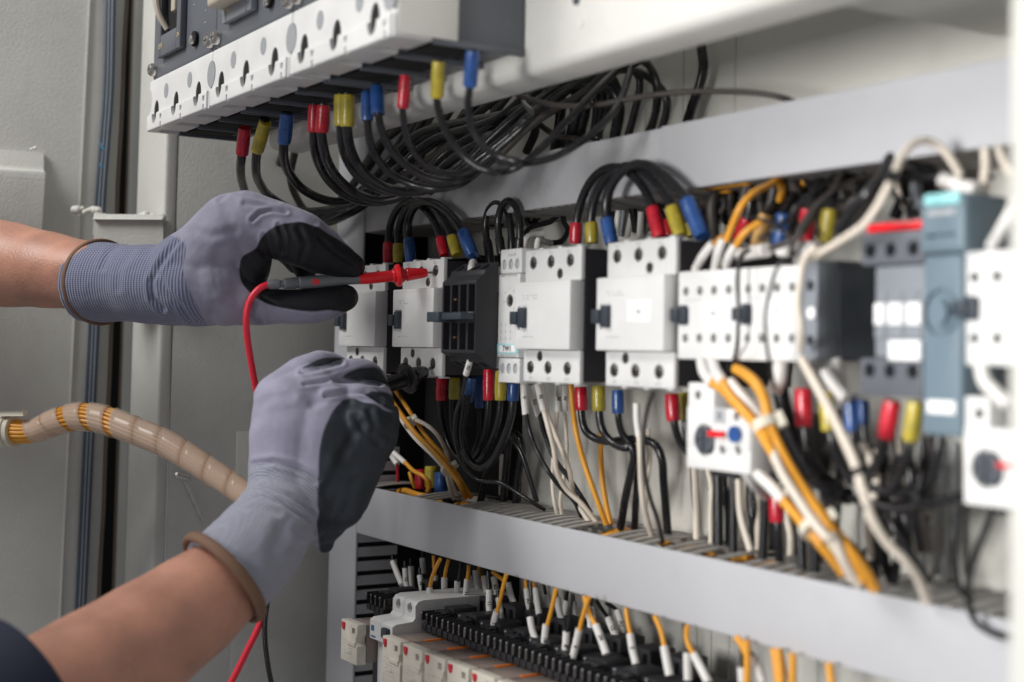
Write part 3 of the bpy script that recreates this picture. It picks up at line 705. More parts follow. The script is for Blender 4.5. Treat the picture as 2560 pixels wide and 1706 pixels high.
# din rail under them
bm = nb(); box(bm, -.09, .6, -.36, -.33, -.10, -.094, .001); rail = tag(part('mounting_rail', bm, 'metal'), 'flat metal rail carrying the relay sockets at the bottom', 'rail')
def socket(label, u0, base, hi, k=0):
    t = thing('relay_socket', label, 'relay socket', B(u0, base, -.09), 'black relay sockets')
    Wd = .0405
    bm = nb(); box(bm, u0, u0+Wd, -.36, -.2535, -.092, .001, .001); cut = nb()
    part('body', bm, 'black', t)
    bm = nb()                                   # front terminal row: little open cells with upright walls
    for j in range(4):
        a_ = u0+.0006+j*.01; box(bm, a_, a_+.0012, -.2533, -.2450, -.004, .010, .0003, 1)
        box(bm, a_+.0013, a_+.0088, -.2533, -.2475, -.004, .003, .0004, 1)
        box(bm, a_+.0013, a_+.0088, -.262, -.2562, .0012, .0105, .0006, 1)
    box(bm, u0+.0015, u0+.020, -.2475, -.2445, -.012, -.0045, .0008)
    part('terminal_row', bm, 'black', t)
    for j in range(4):
        s = nb(); a_ = u0+.0056+j*.01; lathe(s, B(a_, -.2475, .0065), B(a_, -.2565, .0065), [(0,.0012),(.5,.0016),(1,.0016)], n=10); part('screw', s, 'screwd', t)
    bm = nb(); box(bm, u0+.001, u0+.019, -.2534, -.2425+hi, -.040, -.014, .0012); box(bm, u0+.0215, u0+.0395, -.2534, -.246+hi, -.046, -.016, .0012); box(bm, u0+.001, u0+.026, -.2534, -.236+hi, -.078, -.052, .0012)
    cut = nb()
    for a_ in (u0+.0045, u0+.0135): box(cut, a_-.0026, a_+.0026, -.2515, -.2455+hi, -.020, -.010, 0)
    for a_ in (u0+.026, u0+.035): box(cut, a_-.0026, a_+.0026, -.2515, -.2480+hi, -.022, -.010, 0)
    for a_ in (u0+.0065, u0+.019): box(cut, a_-.003, a_+.003, -.2500, -.240+hi, -.058, -.048, 0)
    part('rear_terminals', carve(bm, cut), 'black', t)
    bm = nb()
    for a_ in (u0+.009, u0+.0308):
        for vv in (-.2495, -.2465): disc_w(bm, a_, vv+hi*.3, -.0145, -.0132, .0009)
    for j in range(4):
        for vv in (-.2585,): disc_w(bm, u0+.0012+j*.01, vv+.012, .0098, .0106, .0007)
    part('contact_dot', bm, 'lgrey', t)
    return t
random.seed(5)
socket('black relay socket in shadow left of the two pole breaker, partly hidden', -.082, 0, 0)
SO = ['first','second','third','fourth','fifth','sixth','seventh','eighth']
for k in range(8): socket('black relay socket with open screw cells, %s right of the two pole breaker' % SO[k], .036+.041*k, 0, random.uniform(-.001,.0015))
# two pole breaker
w9 = .018
def Q(x, y, w): return at('ZF', x, y, w=w)
mcb = thing('miniature_breaker', 'light grey two pole miniature breaker standing between the relays and the sockets', 'circuit breaker', B(-.012, -.36, -.09))
ua, uc = -.0145, .0325; ub_ = .009
vtop, vmid, vf, vs_ = Q(650,632,.014).z, Q(650,800,.014).z, Q(414,828,.038).z, Q(430,992,.038).z
for k, (a_, b_) in enumerate(((ua, ub_-.0006), (ub_, uc))):
    pr = [(-.36,-.09),(-.36,.029),(vs_-.003,.029),(vs_,.038),(vf,.038),(max(vf+.002,vmid-.004),.034),(vmid,.017),(vmid+.003,.0142),(vtop-.0045,.0142),(vtop-.001,.0115),(vtop+.0005,.006),(vtop+.0005,-.09)]
    bm = nb(); prism(bm, pr, a_, b_, 'u'); cut = nb(); disc_w(cut, (a_+b_)/2, (vmid+vtop)/2+.0015, .006, .03, .0048)
    part('pole', carve(bm, cut), 'white', mcb, sharp=28)
    bm = nb(); disc_w(bm, (a_+b_)/2, (vmid+vtop)/2+.0015, .0062, .0085, .0046); part('screw', bm, 'screwd', mcb)
bm = nb(); box(bm, ub_+.008, uc-.004, vf-.012, vf-.002, .0375, .043, .002); part('switch', bm, 'knob', mcb)
bm = nb(); box(bm, ua+.003, ua+.012, vf-.016, vf-.0145, .0381, .0384, 0); box(bm, ua+.003, ua+.009, vf-.010, vf-.005, .0381, .0384, 0); part('print', bm, 'bluepen', mcb)
wtext('C10', .006, ub_+.008, vf-.012, .0385, 'ink', mcb)
# ------------------------------------------------------------------ cables and wires
def segs(s):
    o = []
    for fr, pts in s: o += P(fr, pts)
    return o
JP = 'boots and cables packed behind the contactor tops'; OG = 'orange wires around the upper duct and the small contactors'
def W(label, m, r, path, boots=(), group=None, name='power_cable', cat='cable', marks=()):
    """boots: (material, frame, points, radius[, part name]); a wire with its end sleeves is one thing"""
    fr0 = path[0][0]; loose = group in (JP, OG) or cat == 'wire'
    kr = {'Z6': .66 if loose else .88, 'ZR': .70, 'ZC': .74, 'ZD': .68, 'ZE': .58, 'ZF': .60, 'ZG': .62}.get(fr0, 1)
    r = r*kr; pts = segs(path)
    if boots:
        nb_ = []
        for b in boots:
            isb = b[0] in ('red','yellow','blue','tan','cable')
            if isb: kb = {'Z6': .68 if group == JP else .86, 'ZR': .66, 'ZC': .86, 'ZD': .56 if b[3] > .0085 else .84, 'ZE': .56}.get(b[1], 1)
            else: kb = {'Z5': .85, 'Z6': .68, 'ZR': .75, 'ZC': .70, 'ZD': .60, 'ZF': .62, 'ZG': .64}.get(b[1], 1)
            nb_.append(b[:3] + (b[3]*kb,) + b[4:])
        boots = nb_
    if not boots:
        bm = nb(); tube(bm, pts, r, n=12)
        return tag(part(name, bm, m, sharp=60), label, cat, group)
    t = thing(name, label, cat, pts[0], group)
    bm = nb(); tube(bm, pts, r, n=12); part('cable', bm, m, t, sharp=60)
    for b in boots:
        mm, fr, bp, br = b[:4]; nm = b[4] if len(b) > 4 else ('boot' if mm in ('red','yellow','blue','tan','cable') else 'ferrule')
        p = P(fr, bp); bm = nb(); k = len(p)
        if nm == 'boot':
            if k == 2: p = [p[0], p[0].lerp(p[1], .12), p[0].lerp(p[1], .55), p[0].lerp(p[1], .93), p[1]]; rr = [br*.90, br*.97, br*1.02, br*.98, br*.90]
            else: rr = [br*.85] + [br]*(k-2) + [br*.88]
            tube(bm, p, rr, n=18, cap='round' if 0 else 'flat')
        else:
            tube(bm, p, br, n=14)
        bo = part(nm, bm, mm, t, sharp=50)
        if nm == 'ferrule' and len(b) > 5:
            a, c = p[0], p[-1]; mid = p[len(p)//2] if k > 2 else (a+c)/2; ax = (c-a).normalized(); view = (CAMP-mid); view = (view-ax*view.dot(ax)).normalized()
            if ax.z > 0: ax = -ax
            ey = ax.cross(view).normalized()
            part('marking', text_bm(b[5], br*1.45, mid+view*(br+.00025), ax, ey*-1 if ax.cross(ey*-1).dot(view) > 0 else ey, bold=.0001), 'ink', bo)
    return t
BC = 'thick black cables leaving the circuit breakers'
def bc(label, r, front, rest, boots): return W(label, 'cable', r, [('Z2', front)] + rest, boots, BC)
# tails going up to the right and over into the upper duct
def tail(x0, y0, lx, ly, ex_, ey_, w=-.02): return ('Z3', [(x0,y0,w+.02),((x0+lx)/2,(y0+ly)/2+12,w),(lx,ly,w-.02),(ex_,(ly+ey_)/2-30,-.055),(ex_-8,ey_+60,-.065)])
WB = .143
bc('black cable with a red boot, nearest to the frame post', .0046, [(612,760,WB),(600,905,.140),(592,990,.130),(606,1090,.105),(660,1190,.07),(780,1275,.04),(980,1300,.03),(1180,1230,.02),(1340,1090,.0),(1480,930,-.02),(1640,790,-.03)], [('Z3',[(180,470,-.035),(280,380,-.045),(370,350,-.05),(420,420,-.055),(410,560,-.06),(390,660,-.065)])], [('red','Z2',[(617,752,WB+.001),(600,908,.140)],.0066)])
bc('black cable with a yellow boot, second from the frame post', .0046, [(735,700,WB-.001),(690,890,.139),(682,990,.13),(705,1080,.105),(775,1165,.075),(900,1235,.05),(1080,1240,.03),(1260,1180,.015),(1400,1040,-.01),(1560,880,-.03),(1760,760,-.035)], [('Z3',[(240,450,-.04),(330,360,-.05),(420,345,-.055),(460,420,-.06),(430,600,-.065)])], [('yellow','Z2',[(738,716,WB-.001),(690,888,.139)],.0066)])
bc('black cable with the dark blue boot, third from the frame post', .0046, [(866,660,WB-.001),(847,840,.139),(848,930,.13),(885,1030,.11),(960,1115,.09),(1080,1175,.07),(1210,1185,.05),(1360,1120,.03),(1520,990,.0),(1700,840,-.02)], [('Z3',[(100,500,-.03),(240,380,-.045),(300,352,-.05),(350,420,-.055),(345,520,-.06),(320,660,-.065)])], [('blue','Z2',[(867,668,WB-.001),(847,842,.139)],.0067)])
bc('black cable in the left one of the paired red boots', .0042, [(1025,612,WB-.003),(1022,780,.139),(1027,880,.13),(1060,985,.11),(1120,1075,.09),(1220,1155,.07),(1350,1190,.05),(1500,1165,.03),(1640,1060,.01),(1800,900,-.01)], [('Z3',[(60,540,-.03),(200,430,-.04),(330,340,-.05),(430,340,-.055),(500,400,-.06),(505,500,-.065),(490,600,-.07)])], [('red','Z2',[(1027,620,WB-.003),(1021,780,.139)],.0060)])
bc('black cable in the right one of the paired red boots', .0044, [(1078,612,WB-.003),(1068,780,.139),(1082,880,.13),(1118,980,.11),(1180,1065,.09),(1270,1135,.07),(1400,1180,.05),(1560,1150,.03),(1720,1040,.01),(1900,900,0)], [('Z3',[(110,560,-.02),(260,430,-.04),(400,350,-.05),(480,330,-.055),(530,350,-.06),(560,420,-.065),(500,600,-.07)])], [('red','Z2',[(1080,620,WB-.003),(1069,780,.139)],.0062)])
bc('black cable in the left half of the wide yellow boot', .0042, [(1182,550,WB-.003),(1182,745,.139),(1190,850,.13),(1222,950,.115),(1290,1045,.10),(1400,1110,.08),(1540,1130,.06),(1700,1100,.04),(1860,1010,.02)], [('Z3',[(60,590,0),(200,470,-.02),(330,400,-.04),(450,340,-.05),(560,330,-.055),(600,420,-.06),(580,600,-.07)])], [('yellow','Z2',[(1182,560,WB-.003),(1183,745,.139)],.0063)])
bc('black cable in the right half of the wide yellow boot', .0044, [(1222,550,WB-.003),(1218,745,.139),(1232,850,.13),(1275,960,.115),(1350,1050,.10),(1460,1110,.08),(1600,1130,.06),(1760,1090,.04),(1930,980,.02)], [('Z3',[(100,610,.0),(250,480,-.02),(400,380,-.04),(520,375,-.05),(580,400,-.055),(605,460,-.06),(580,620,-.07)])], [('yellow','Z2',[(1222,560,WB-.003),(1219,747,.139)],.0063)])
bc('slimmer black cable with the lower of two blue boots side by side', .0034, [(1335,530,WB-.004),(1337,710,.139),(1352,830,.13),(1400,940,.115),(1480,1025,.10),(1600,1085,.085),(1750,1112,.07),(1890,1080,.05),(2010,990,.03),(2180,850,.01)], [('Z3',[(150,560,-.01),(300,410,-.03),(450,330,-.05),(560,300,-.055),(640,290,-.06),(690,340,-.065),(640,600,-.07)])], [('blue','Z2',[(1335,542,WB-.004),(1337,712,.139)],.0052)])
bc('slimmer black cable with the upper of two blue boots side by side', .0034, [(1390,500,WB-.006),(1402,672,.139),(1425,780,.13),(1485,890,.115),(1580,985,.10),(1700,1050,.085),(1830,1068,.07),(1960,1010,.05),(2100,890,.03),(2260,740,.01)], [('Z3',[(180,530,-.01),(300,450,-.02),(420,370,-.04),(560,310,-.05),(680,310,-.055),(770,370,-.06),(810,440,-.065),(760,640,-.07)])], [('blue','Z2',[(1391,514,WB-.006),(1402,674,.139)],.0056)])
bc('thin black cable with a bright red boot under the right breaker', .0028, [(1562,440,WB-.004),(1545,640,.139),(1560,760,.13),(1592,860,.118),(1655,950,.105),(1745,1010,.09),(1860,1025,.075),(1980,975,.06),(2140,850,.045),(2300,700,.03)], [('Z3',[(200,430,.0),(330,330,-.03),(470,325,-.05),(520,350,-.055),(530,430,-.06),(500,620,-.07)])], [('red','Z2',[(1562,446,WB-.004),(1546,640,.139)],.0049)])
bc('thin black cable with a yellow boot, second from the right under the breakers', .0029, [(1757,350,WB),(1745,575,.139),(1768,690,.13),(1822,815,.12),(1900,915,.11),(2000,990,.10),(2100,1015,.09)], [('Z3',[(60,750,.08),(150,730,.07),(260,645,.055),(390,510,.03),(500,395,.0),(590,310,-.03),(660,262,-.045),(720,275,-.05),(765,350,-.055),(768,450,-.06),(720,640,-.07)])], [('yellow','Z2',[(1757,360,WB),(1746,575,.139)],.0053)])
bc('thin black cable with a light blue boot, hanging rightmost under the breakers', .0029, [(1957,290,WB),(1940,510,.139),(1930,620,.13),(1950,740,.12),(2010,850,.112),(2110,920,.10),(2230,955,.09)], [('Z3',[(90,700,.08),(200,706,.07),(320,680,.055),(450,605,.035),(550,520,.015),(610,430,-.01),(640,340,-.03),(665,280,-.045),(710,262,-.05),(755,340,-.055),(760,470,-.06),(700,640,-.07)])], [('blue','Z2',[(1957,298,WB),(1941,510,.139)],.0053)])
# bare cables behind them
FB = 'dusty black cables bundled behind the breaker cables'
fill = [
 ('dusty black cable rising steeply behind the beam end', .0046, [('Z2',[(790,900,.02),(745,1040,.0),(740,1200,0)])]),
 ('dusty black cable hanging behind the dark blue boot', .0046, [('Z2',[(840,900,.02),(800,1060,.01),(820,1200,0)])]),
 ('black cable dropping behind the third cable towards the glove', .0042, [('Z2',[(910,900,.04),(885,1040,.04),(930,1180,.02),(1010,1290,0)])]),
 ('black cable lowest of the bundle over the glove, running up to the right', .0044, [('Z2',[(1000,1300,.015),(1200,1270,.0),(1340,1190,-.02),(1500,1000,-.03),(1620,800,-.04),(1700,640,-.05)])]),
 ('black cable second lowest of the bundle over the glove', .0046, [('Z2',[(960,1310,.0),(1100,1310,-.01),(1250,1240,-.02),(1400,1080,-.03),(1540,880,-.04),(1640,700,-.05)])]),
 ('printed black cable slanting steeply behind the yellow boot cables', .0046, [('Z2',[(1180,1180,.01),(1280,1050,-.01),(1400,860,-.03),(1540,740,-.05),(1600,640,-.06)])]),
 ('brownish cable slanting behind the paired blue boots', .0044, [('Z2',[(1270,1150,.01),(1400,1040,-.01),(1560,960,-.03),(1760,820,-.04),(1980,620,-.06)])]),
 ('brownish cable slanting behind the bright red boot', .0042, [('Z2',[(1400,1100,.01),(1600,1010,-.01),(1800,860,-.03),(2000,660,-.05),(2120,560,-.06)])]),
 ('brownish cable slanting up past the light blue boot', .0042, [('Z2',[(1640,1090,.02),(1900,980,.0),(2100,830,-.02),(2300,700,-.03)]),('Z3',[(100,560,-.03),(200,520,-.04),(330,400,-.05),(480,300,-.06)])]),
 ('wide dark cable running up to the beam right of the light blue boot', .0052, [('Z2',[(1700,1120,.02),(1960,980,.0),(2150,800,-.02)]),('Z3',[(20,585,-.03),(130,500,-.04),(250,420,-.05),(350,330,-.06)])]),
 ('looped dark cable standing behind the slanting cables, left loop', .0042, [('Z3',[(70,640,-.07),(85,560,-.07),(60,470,-.07),(20,440,-.07),(-60,480,-.07)])]),
 ('looped dark cable standing behind the slanting cables, middle loop', .0042, [('Z3',[(200,660,-.07),(240,560,-.07),(210,470,-.07),(260,420,-.07),(330,450,-.07),(350,540,-.07),(345,640,-.07)])]),
 ('looped dark cable standing behind the slanting cables, right loop', .0042, [('Z3',[(375,640,-.07),(400,540,-.07),(415,430,-.07),(470,340,-.07),(520,330,-.07),(525,430,-.07),(510,600,-.07)])]),
 ('thin dark cable crossing down to the right behind the loops', .0028, [('Z3',[(180,450,-.05),(260,540,-.05),(340,590,-.05),(420,602,-.05)])]),
 ('pale brown cable slanting to the top of the tallest loop', .0034, [('Z3',[(60,700,.03),(200,560,.01),(330,470,-.01),(450,400,-.03),(560,310,-.04),(650,270,-.05)])]),
]
for q in range(7):
    x = 1240+q*110
    fill.append(('dark cable of the bundle behind the beam edge, %s from the left' % ('first','second','third','fourth','fifth','sixth','seventh')[q], .0042, [('Z2',[(x,1130-q*25,-.03),(x+110,980-q*35,-.045),(x+220,800-q*30,-.06),(x+300,640-q*20,-.075)])]))
for i, (lb, r, pa) in enumerate(fill): W(lb, 'cabled' if i % 3 else 'cable', r, pa, group=FB)
W('thin grey-black cable stretched level from the beam to the upper duct', 'cabled', .0023, [('Z3',[(160,410,.02),(220,432,.02),(300,452,.015),(400,460,.01),(520,452,.0),(640,430,-.01),(780,408,-.02),(900,398,-.03),(1050,396,-.04),(1200,404,-.05),(1310,424,-.06),(1400,460,-.075)])], name='thin_cable')
W('thick black cable rising alone above the upper duct', 'cable', .0042, [('Z3',[(952,120,-.10),(958,210,-.10),(966,290,-.10),(950,370,-.10),(925,440,-.10),(895,530,-.10)])])
# jumper cables between the contactors
JG = 'black jumper cables arching between the left contactors'
WJ = -.022
def jl(fr, l): return [(fr, l)]
W('arched jumper cable with red boots joining the two left contactors', 'cable', .0040, jl('Z5',[(488,500,WJ),(490,400,WJ),(505,310,WJ),(545,220,WJ),(610,160,WJ),(690,165,WJ),(760,220,WJ),(815,300,WJ),(850,385,WJ),(868,440,WJ)]), [('red','Z5',[(485,590,WJ),(487,445,WJ)],.0055),('red','Z5',[(888,540,WJ),(858,412,WJ)],.0053)], JG)
W('arched jumper cable with yellow boots joining the two left contactors', 'cable', .0040, jl('Z5',[(558,500,WJ),(556,400,WJ),(572,300,WJ),(615,210,WJ),(680,155,WJ),(760,165,WJ),(835,220,WJ),(895,300,WJ),(930,380,WJ),(945,440,WJ)]), [('yellow','Z5',[(557,590,WJ),(557,455,WJ)],.0055),('yellow','Z5',[(978,538,WJ),(938,405,WJ)],.0055)], JG)
W('arched jumper cable with blue boots joining the two left contactors, outermost', 'cable', .0043, jl('Z5',[(636,500,WJ+.008),(625,390,WJ+.008),(630,290,WJ+.008),(665,205,WJ+.008),(735,160,WJ+.008),(820,170,WJ+.008),(905,225,WJ+.008),(975,300,WJ+.008),(1015,370,WJ+.008),(1040,430,WJ+.008)]), [('blue','Z5',[(650,595,WJ+.008),(630,420,WJ+.008)],.0058),('blue','Z5',[(1092,545,WJ+.008),(1018,370,WJ+.008)],.0062)], JG)
JS = 'small glossy black loops above the timer module'
W('small glossy black loop leaning left above the ribbed auxiliary block', 'cable', .0034, jl('Z5',[(1210,560,-.035),(1192,450,-.035),(1180,330,-.035),(1196,230,-.035),(1250,165,-.035),(1310,180,-.035),(1345,260,-.035),(1362,380,-.035),(1368,520,-.035)]), [('cable','Z5',[(1217,600,-.035),(1192,432,-.035)],.0045),('cable','Z5',[(1370,530,-.035),(1368,412,-.035)],.0041)], JS)
W('small glossy black loop standing upright above the timer module', 'cable', .0034, jl('Z5',[(1290,520,-.025),(1275,400,-.025),(1270,290,-.025),(1295,190,-.025),(1345,148,-.025),(1395,190,-.025),(1420,290,-.025),(1425,400,-.025),(1415,520,-.025)]), [('cable','Z5',[(1292,530,-.025),(1278,410,-.025)],.0043),('cable','Z5',[(1415,530,-.025),(1424,412,-.025)],.0041)], JS)
JH = 'black jumper cables arching between the two large contactors'
W('arched jumper cable with red boots between the two large right contactors', 'cable', .0043, jl('Z6',[(105,480,WJ),(112,390,WJ),(140,270,WJ),(190,160,WJ),(270,75,WJ),(370,50,WJ),(460,90,WJ),(540,175,WJ),(590,270,WJ),(615,350,WJ)]), [('red','Z6',[(100,548,WJ),(106,412,WJ)],.0062),('red','Z6',[(650,508,WJ),(605,312,WJ)],.0066)], JH)
W('arched jumper cable with yellow boots between the two large right contactors', 'cable', .0043, jl('Z6',[(205,480,WJ),(203,390,WJ),(222,280,WJ),(265,170,WJ),(345,80,WJ),(450,40,WJ),(560,80,WJ),(650,170,WJ),(705,260,WJ),(740,350,WJ)]), [('yellow','Z6',[(208,545,WJ),(203,410,WJ)],.0064),('yellow','Z6',[(790,498,WJ),(730,312,WJ)],.0068)], JH)
W('arched jumper cable with blue boots between the two large right contactors, topmost', 'cable', .0046, jl('Z6',[(325,480,WJ+.01),(305,380,WJ+.01),(305,270,WJ+.01),(345,150,WJ+.01),(430,55,WJ+.01),(540,30,WJ+.01),(650,75,WJ+.01),(750,165,WJ+.01),(825,260,WJ+.01),(870,340,WJ+.01)]), [('blue','Z6',[(338,548,WJ+.01),(305,385,WJ+.01)],.0068),('blue','Z6',[(930,500,WJ+.01),(830,262,WJ+.01)],.0074)], JH)
JP = 'boots and cables packed behind the contactor tops'
for lb, m, bp, r, cp in (
 ('red booted cable end peeking behind the yellow boot of the right arch','red',[(712,495,-.08),(690,395,-.08)],.006,[(690,400,-.08),(640,300,-.08),(600,200,-.08)]),
 ('yellow booted cable end peeking behind the blue boot of the right arch','yellow',[(860,500,-.08),(835,420,-.08)],.006,[(835,430,-.08),(780,300,-.08),(700,180,-.08)]),
 ('bent dark blue boot right of the big blue boot','blue',[(1000,500,-.07),(1000,380,-.07),(1030,320,-.07),(1080,305,-.07)],.0075,[(1070,305,-.07),(1180,300,-.08),(1280,330,-.09)]),
 ('red booted cable end crossed by a thick orange wire','red',[(1160,520,-.05),(1225,385,-.05)],.007,[(1222,390,-.05),(1245,280,-.05),(1240,140,-.05)]),
 ('tan boot behind the small white contactors','tan',[(1285,575,-.04),(1350,355,-.04)],.0080,[(1345,370,-.04),(1400,290,-.05),(1460,130,-.06)]),
 ('light blue boot between the tan boot and the second red boot','blue',[(1430,560,-.03),(1462,350,-.03)],.0080,[(1460,360,-.03),(1500,280,-.04),(1560,180,-.06)]),
 ('bright red boot under the cream cable, left of a yellow boot','red',[(1605,530,-.03),(1630,325,-.03)],.0088,[(1628,335,-.03),(1660,240,-.04),(1700,130,-.06)])):
    W(lb, 'cable', r*.62, jl('Z6',cp), [(m,'Z6',bp,r)], JP)
W('yellow boot standing behind the cream cable at the right', 'cable', .005, jl('ZR',[(330,560,-.02),(345,430,-.03),(400,330,-.05),(500,260,-.07)]), [('yellow','ZR',[(295,725,-.02),(325,505,-.02)],.0078)], JP)
W('small blue boot between black cables left of the red strip', 'cable', .005, jl('ZR',[(460,500,-.05),(520,400,-.06),(600,300,-.07)]), [('blue','ZR',[(430,640,-.05),(465,460,-.05)],.006)], JP)
random.seed(21)
pack = []
for i in range(16):
    x = 560+i*66; y0 = 790-i*9
    pack.append((x, [('Z3',[(x+random.uniform(-30,30),y0-40,-.07),(x+random.uniform(-25,25),y0+40,-.085),(x+random.uniform(-30,30),y0+110,-.09),(x+random.uniform(-60,60),y0+230,-.09)])]))
NT = ['first','second','third','fourth','fifth','sixth','seventh','eighth','ninth','tenth','eleventh','twelfth','thirteenth','fourteenth','fifteenth','sixteenth']
for i, (x, pa) in enumerate(pack):
    W('dark wire hanging out of the upper duct behind the devices, %s from the left' % NT[i], 'cabled' if i % 2 else 'cable', random.choice((.003,.0038,.0045)), pa, group='dark wires hanging from the upper duct', name='wire', cat='wire')
LV = 'dark wires running level above the contactors'
for i, pa in enumerate(([(500,830,-.09),(600,850,-.09),(760,880,-.09),(900,900,-.09)],[(820,880,-.08),(960,870,-.085),(1080,880,-.08),(1180,900,-.08)],[(1150,830,-.08),(1300,850,-.08),(1450,880,-.08),(1600,900,-.08)],[(1500,770,-.08),(1650,800,-.08),(1800,790,-.08),(2000,800,-.08)],[(1380,1000,.0),(1450,900,-.02),(1530,830,-.04),(1560,760,-.06)],[(1620,960,-.03),(1680,860,-.04),(1750,760,-.05),(1800,690,-.06)])):
    W('dark wire lying level behind the contactor tops, %s from the left' % NT[i], 'cabled', (.004,.006,.006,.006,.003,.006)[i], [('Z3',pa)], group=LV, name='wire', cat='wire')
W('black wires twisting from the timer top to the upper duct, upper one', 'cable', .0026, jl('Z5',[(1455,400,-.05),(1490,350,-.06),(1560,320,-.07),(1640,300,-.08),(1720,230,-.09)]), [('ferr','Z5',[(1450,500,-.03),(1465,420,-.03),(1520,395,-.04),(1590,385,-.05)],.0037)], name='wire', cat='wire')
W('black wire from the second white ferrule above the timer to the duct', 'cable', .0026, jl('Z5',[(1640,450,-.05),(1720,440,-.06),(1765,370,-.07),(1740,300,-.08),(1730,230,-.09)]), [('ferr','Z5',[(1545,500,-.03),(1555,430,-.03),(1600,440,-.04),(1645,452,-.05)],.0034)], name='wire', cat='wire')
W('black wire curling down right of the small loops', 'cable', .003, jl('Z5',[(1420,235,-.07),(1470,260,-.07),(1495,330,-.07),(1580,250,-.08),(1700,230,-.09)]), name='wire', cat='wire')
W('black wire running level between the two groups of arches', 'cable', .0034, jl('Z5',[(960,240,-.08),(1040,280,-.08),(1150,300,-.08),(1290,320,-.08)]), name='wire', cat='wire')
OG = 'orange wires around the upper duct and the small contactors'
for lb, r, fr, pts, fer in (
 ('thick orange wire curving from the upper duct down to a white ferrule', .0038, 'Z6', [(1460,90,-.05),(1430,125,-.04),(1370,165,-.03),(1260,220,-.01),(1180,310,.0),(1130,420,0),(1085,530,0)], [(1068,520,0),(1035,600,.0),(1012,715,-.01)]),
 ('orange wire joining the tan boot region with a white ferrule', .0036, 'Z6', [(1330,400,-.01),(1270,430,-.005),(1200,485,0),(1145,570,0)], [(1145,560,0),(1110,620,0),(1085,690,-.01)]),
 ('short orange wire end with the leftmost white ferrule on the small contactor', .003, 'Z6', [(1060,500,-.01),(1030,530,-.005),(1000,560,0)], [(1000,545,0),(940,620,.0),(885,715,-.01)])):
    W(lb, 'corange', r, jl(fr, pts), [('ferr',fr,fer,.0046)], OG, name='wire', cat='wire')
for lb, r, pts in (('orange wire bent like a hook under the upper duct', .0042, [(1430,120,-.05),(1445,160,-.045),(1452,205,-.045),(1436,262,-.05)]),('orange wire slanting below the duct right of the hook', .0032, [(1610,90,-.06),(1590,150,-.06),(1560,205,-.06),(1490,275,-.06)]),('orange wire lying along the lower edge of the upper duct', .0035, [(850,200,-.06),(950,185,-.05),(1080,165,-.045),(1240,145,-.045)]),('short orange wire under the duct left of the blue hook', .0035, [(1000,215,-.06),(1050,205,-.06),(1110,200,-.06)])):
    W(lb, 'corange', r, [('Z6',pts)], group=OG, name='wire', cat='wire')
W('orange wire behind the leftmost arches, seen through the dark gap', 'corange', .002, jl('Z5',[(350,560,-.1),(400,470,-.1),(450,370,-.1)]), name='wire', cat='wire')
W('second orange wire in the dark gap left of the arches', 'corange', .002, jl('Z5',[(385,340,-.1),(370,450,-.1),(420,560,-.1)]), name='wire', cat='wire')
for i, (a, b) in enumerate((((385,315),(365,480)),((420,330),(400,500)),((470,350),(440,500)),((530,340),(520,500)))):
    W('pale sleeved wire end standing behind the right arches, %s from the left' % NT[i], 'ferr' if i != 1 else 'greyl', .0042, [('Z6',[(a[0],a[1],-.09),(b[0],b[1],-.09)])], group='pale sleeves behind the right arches', name='wire', cat='wire')
# thick cream cable on the right
W('thick cream cable looping up above the dark grey contactor', 'ccream', .0034, jl('ZR',[(190,835,.01),(300,770,.02),(430,690,.03),(545,610,.035),(630,500,.035),(690,390,.035),(740,290,.03),(790,170,.02),(860,85,.01),(940,55,.0),(1030,85,-.01),(1110,170,-.015),(1180,290,-.02)]), [('cable','ZR',[(715,335,.0335),(748,265,.030)],.0040,'band'),('ferr','ZR',[(1060,310,-.02),(1160,350,-.02),(1290,380,-.02)],.006)], name='control_cable')
W('black cable humped over behind the cream loop', 'cable', .006, jl('ZR',[(380,650,-.01),(470,520,-.01),(580,400,-.01),(680,290,-.02),(720,180,-.03),(790,140,-.04),(880,180,-.05),(980,260,-.06),(1060,330,-.07)]), name='control_cable')
W('black cable lying level below the cream loop', 'cable', .005, jl('ZR',[(640,300,-.03),(800,280,-.04),(920,290,-.05),(1100,300,-.06)]), name='control_cable')
W('dark cable crossing from the first small contactor to behind the cream loop', 'cabled', .0032, jl('ZR',[(-60,760,.01),(60,720,.01),(150,650,.0),(240,520,-.02),(320,420,-.03),(420,260,-.05)]), name='control_cable')
for i, (a, b, c) in enumerate((((780,300),(800,420),(750,560)),((900,320),(850,450),(880,560)),((960,300),(1000,400),(960,520)),((1010,330),(940,430),(1050,480)))):
    W('black cable dropping behind the red strip, %s from the left' % NT[i], 'cable', .006, [('ZR',[(a[0],a[1],-.08),(b[0],b[1],-.08),(c[0],c[1],-.08)])], group='black cables behind the red strip', name='control_cable')
W('cream wire dropping from the duct above the turquoise cap', 'ccream', .0040, [('ZR',[(1340,110,-.03),(1345,230,-.03),(1330,330,-.03),(1335,420,-.03)])], name='control_cable')
W('cream wire bending away at the right post', 'ccream', .0036, [('ZR',[(1430,110,-.03),(1470,210,-.02),(1520,290,-.01)])], name='control_cable')
W('thick white wire bulging beside the right post', 'ferr', .0046, [('ZR',[(1560,380,.0),(1520,500,.01),(1450,630,.01),(1380,745,.0)])], name='control_cable')
W('grey sleeved wire behind the black cables left of the motor switch', 'greyl', .006, [('ZR',[(890,310,-.06),(885,400,-.06),(915,490,-.06)])], name='control_cable')
W('black cable looping down across the front of the second small contactor', 'cable', .0019, [('Z6',[(1580,430,.0),(1560,600,.02),(1430,690,.03),(1380,830,.03),(1345,1000,.03),(1350,1200,.03),(1385,1400,.02),(1400,1480,.01)])], name='wire', cat='wire')
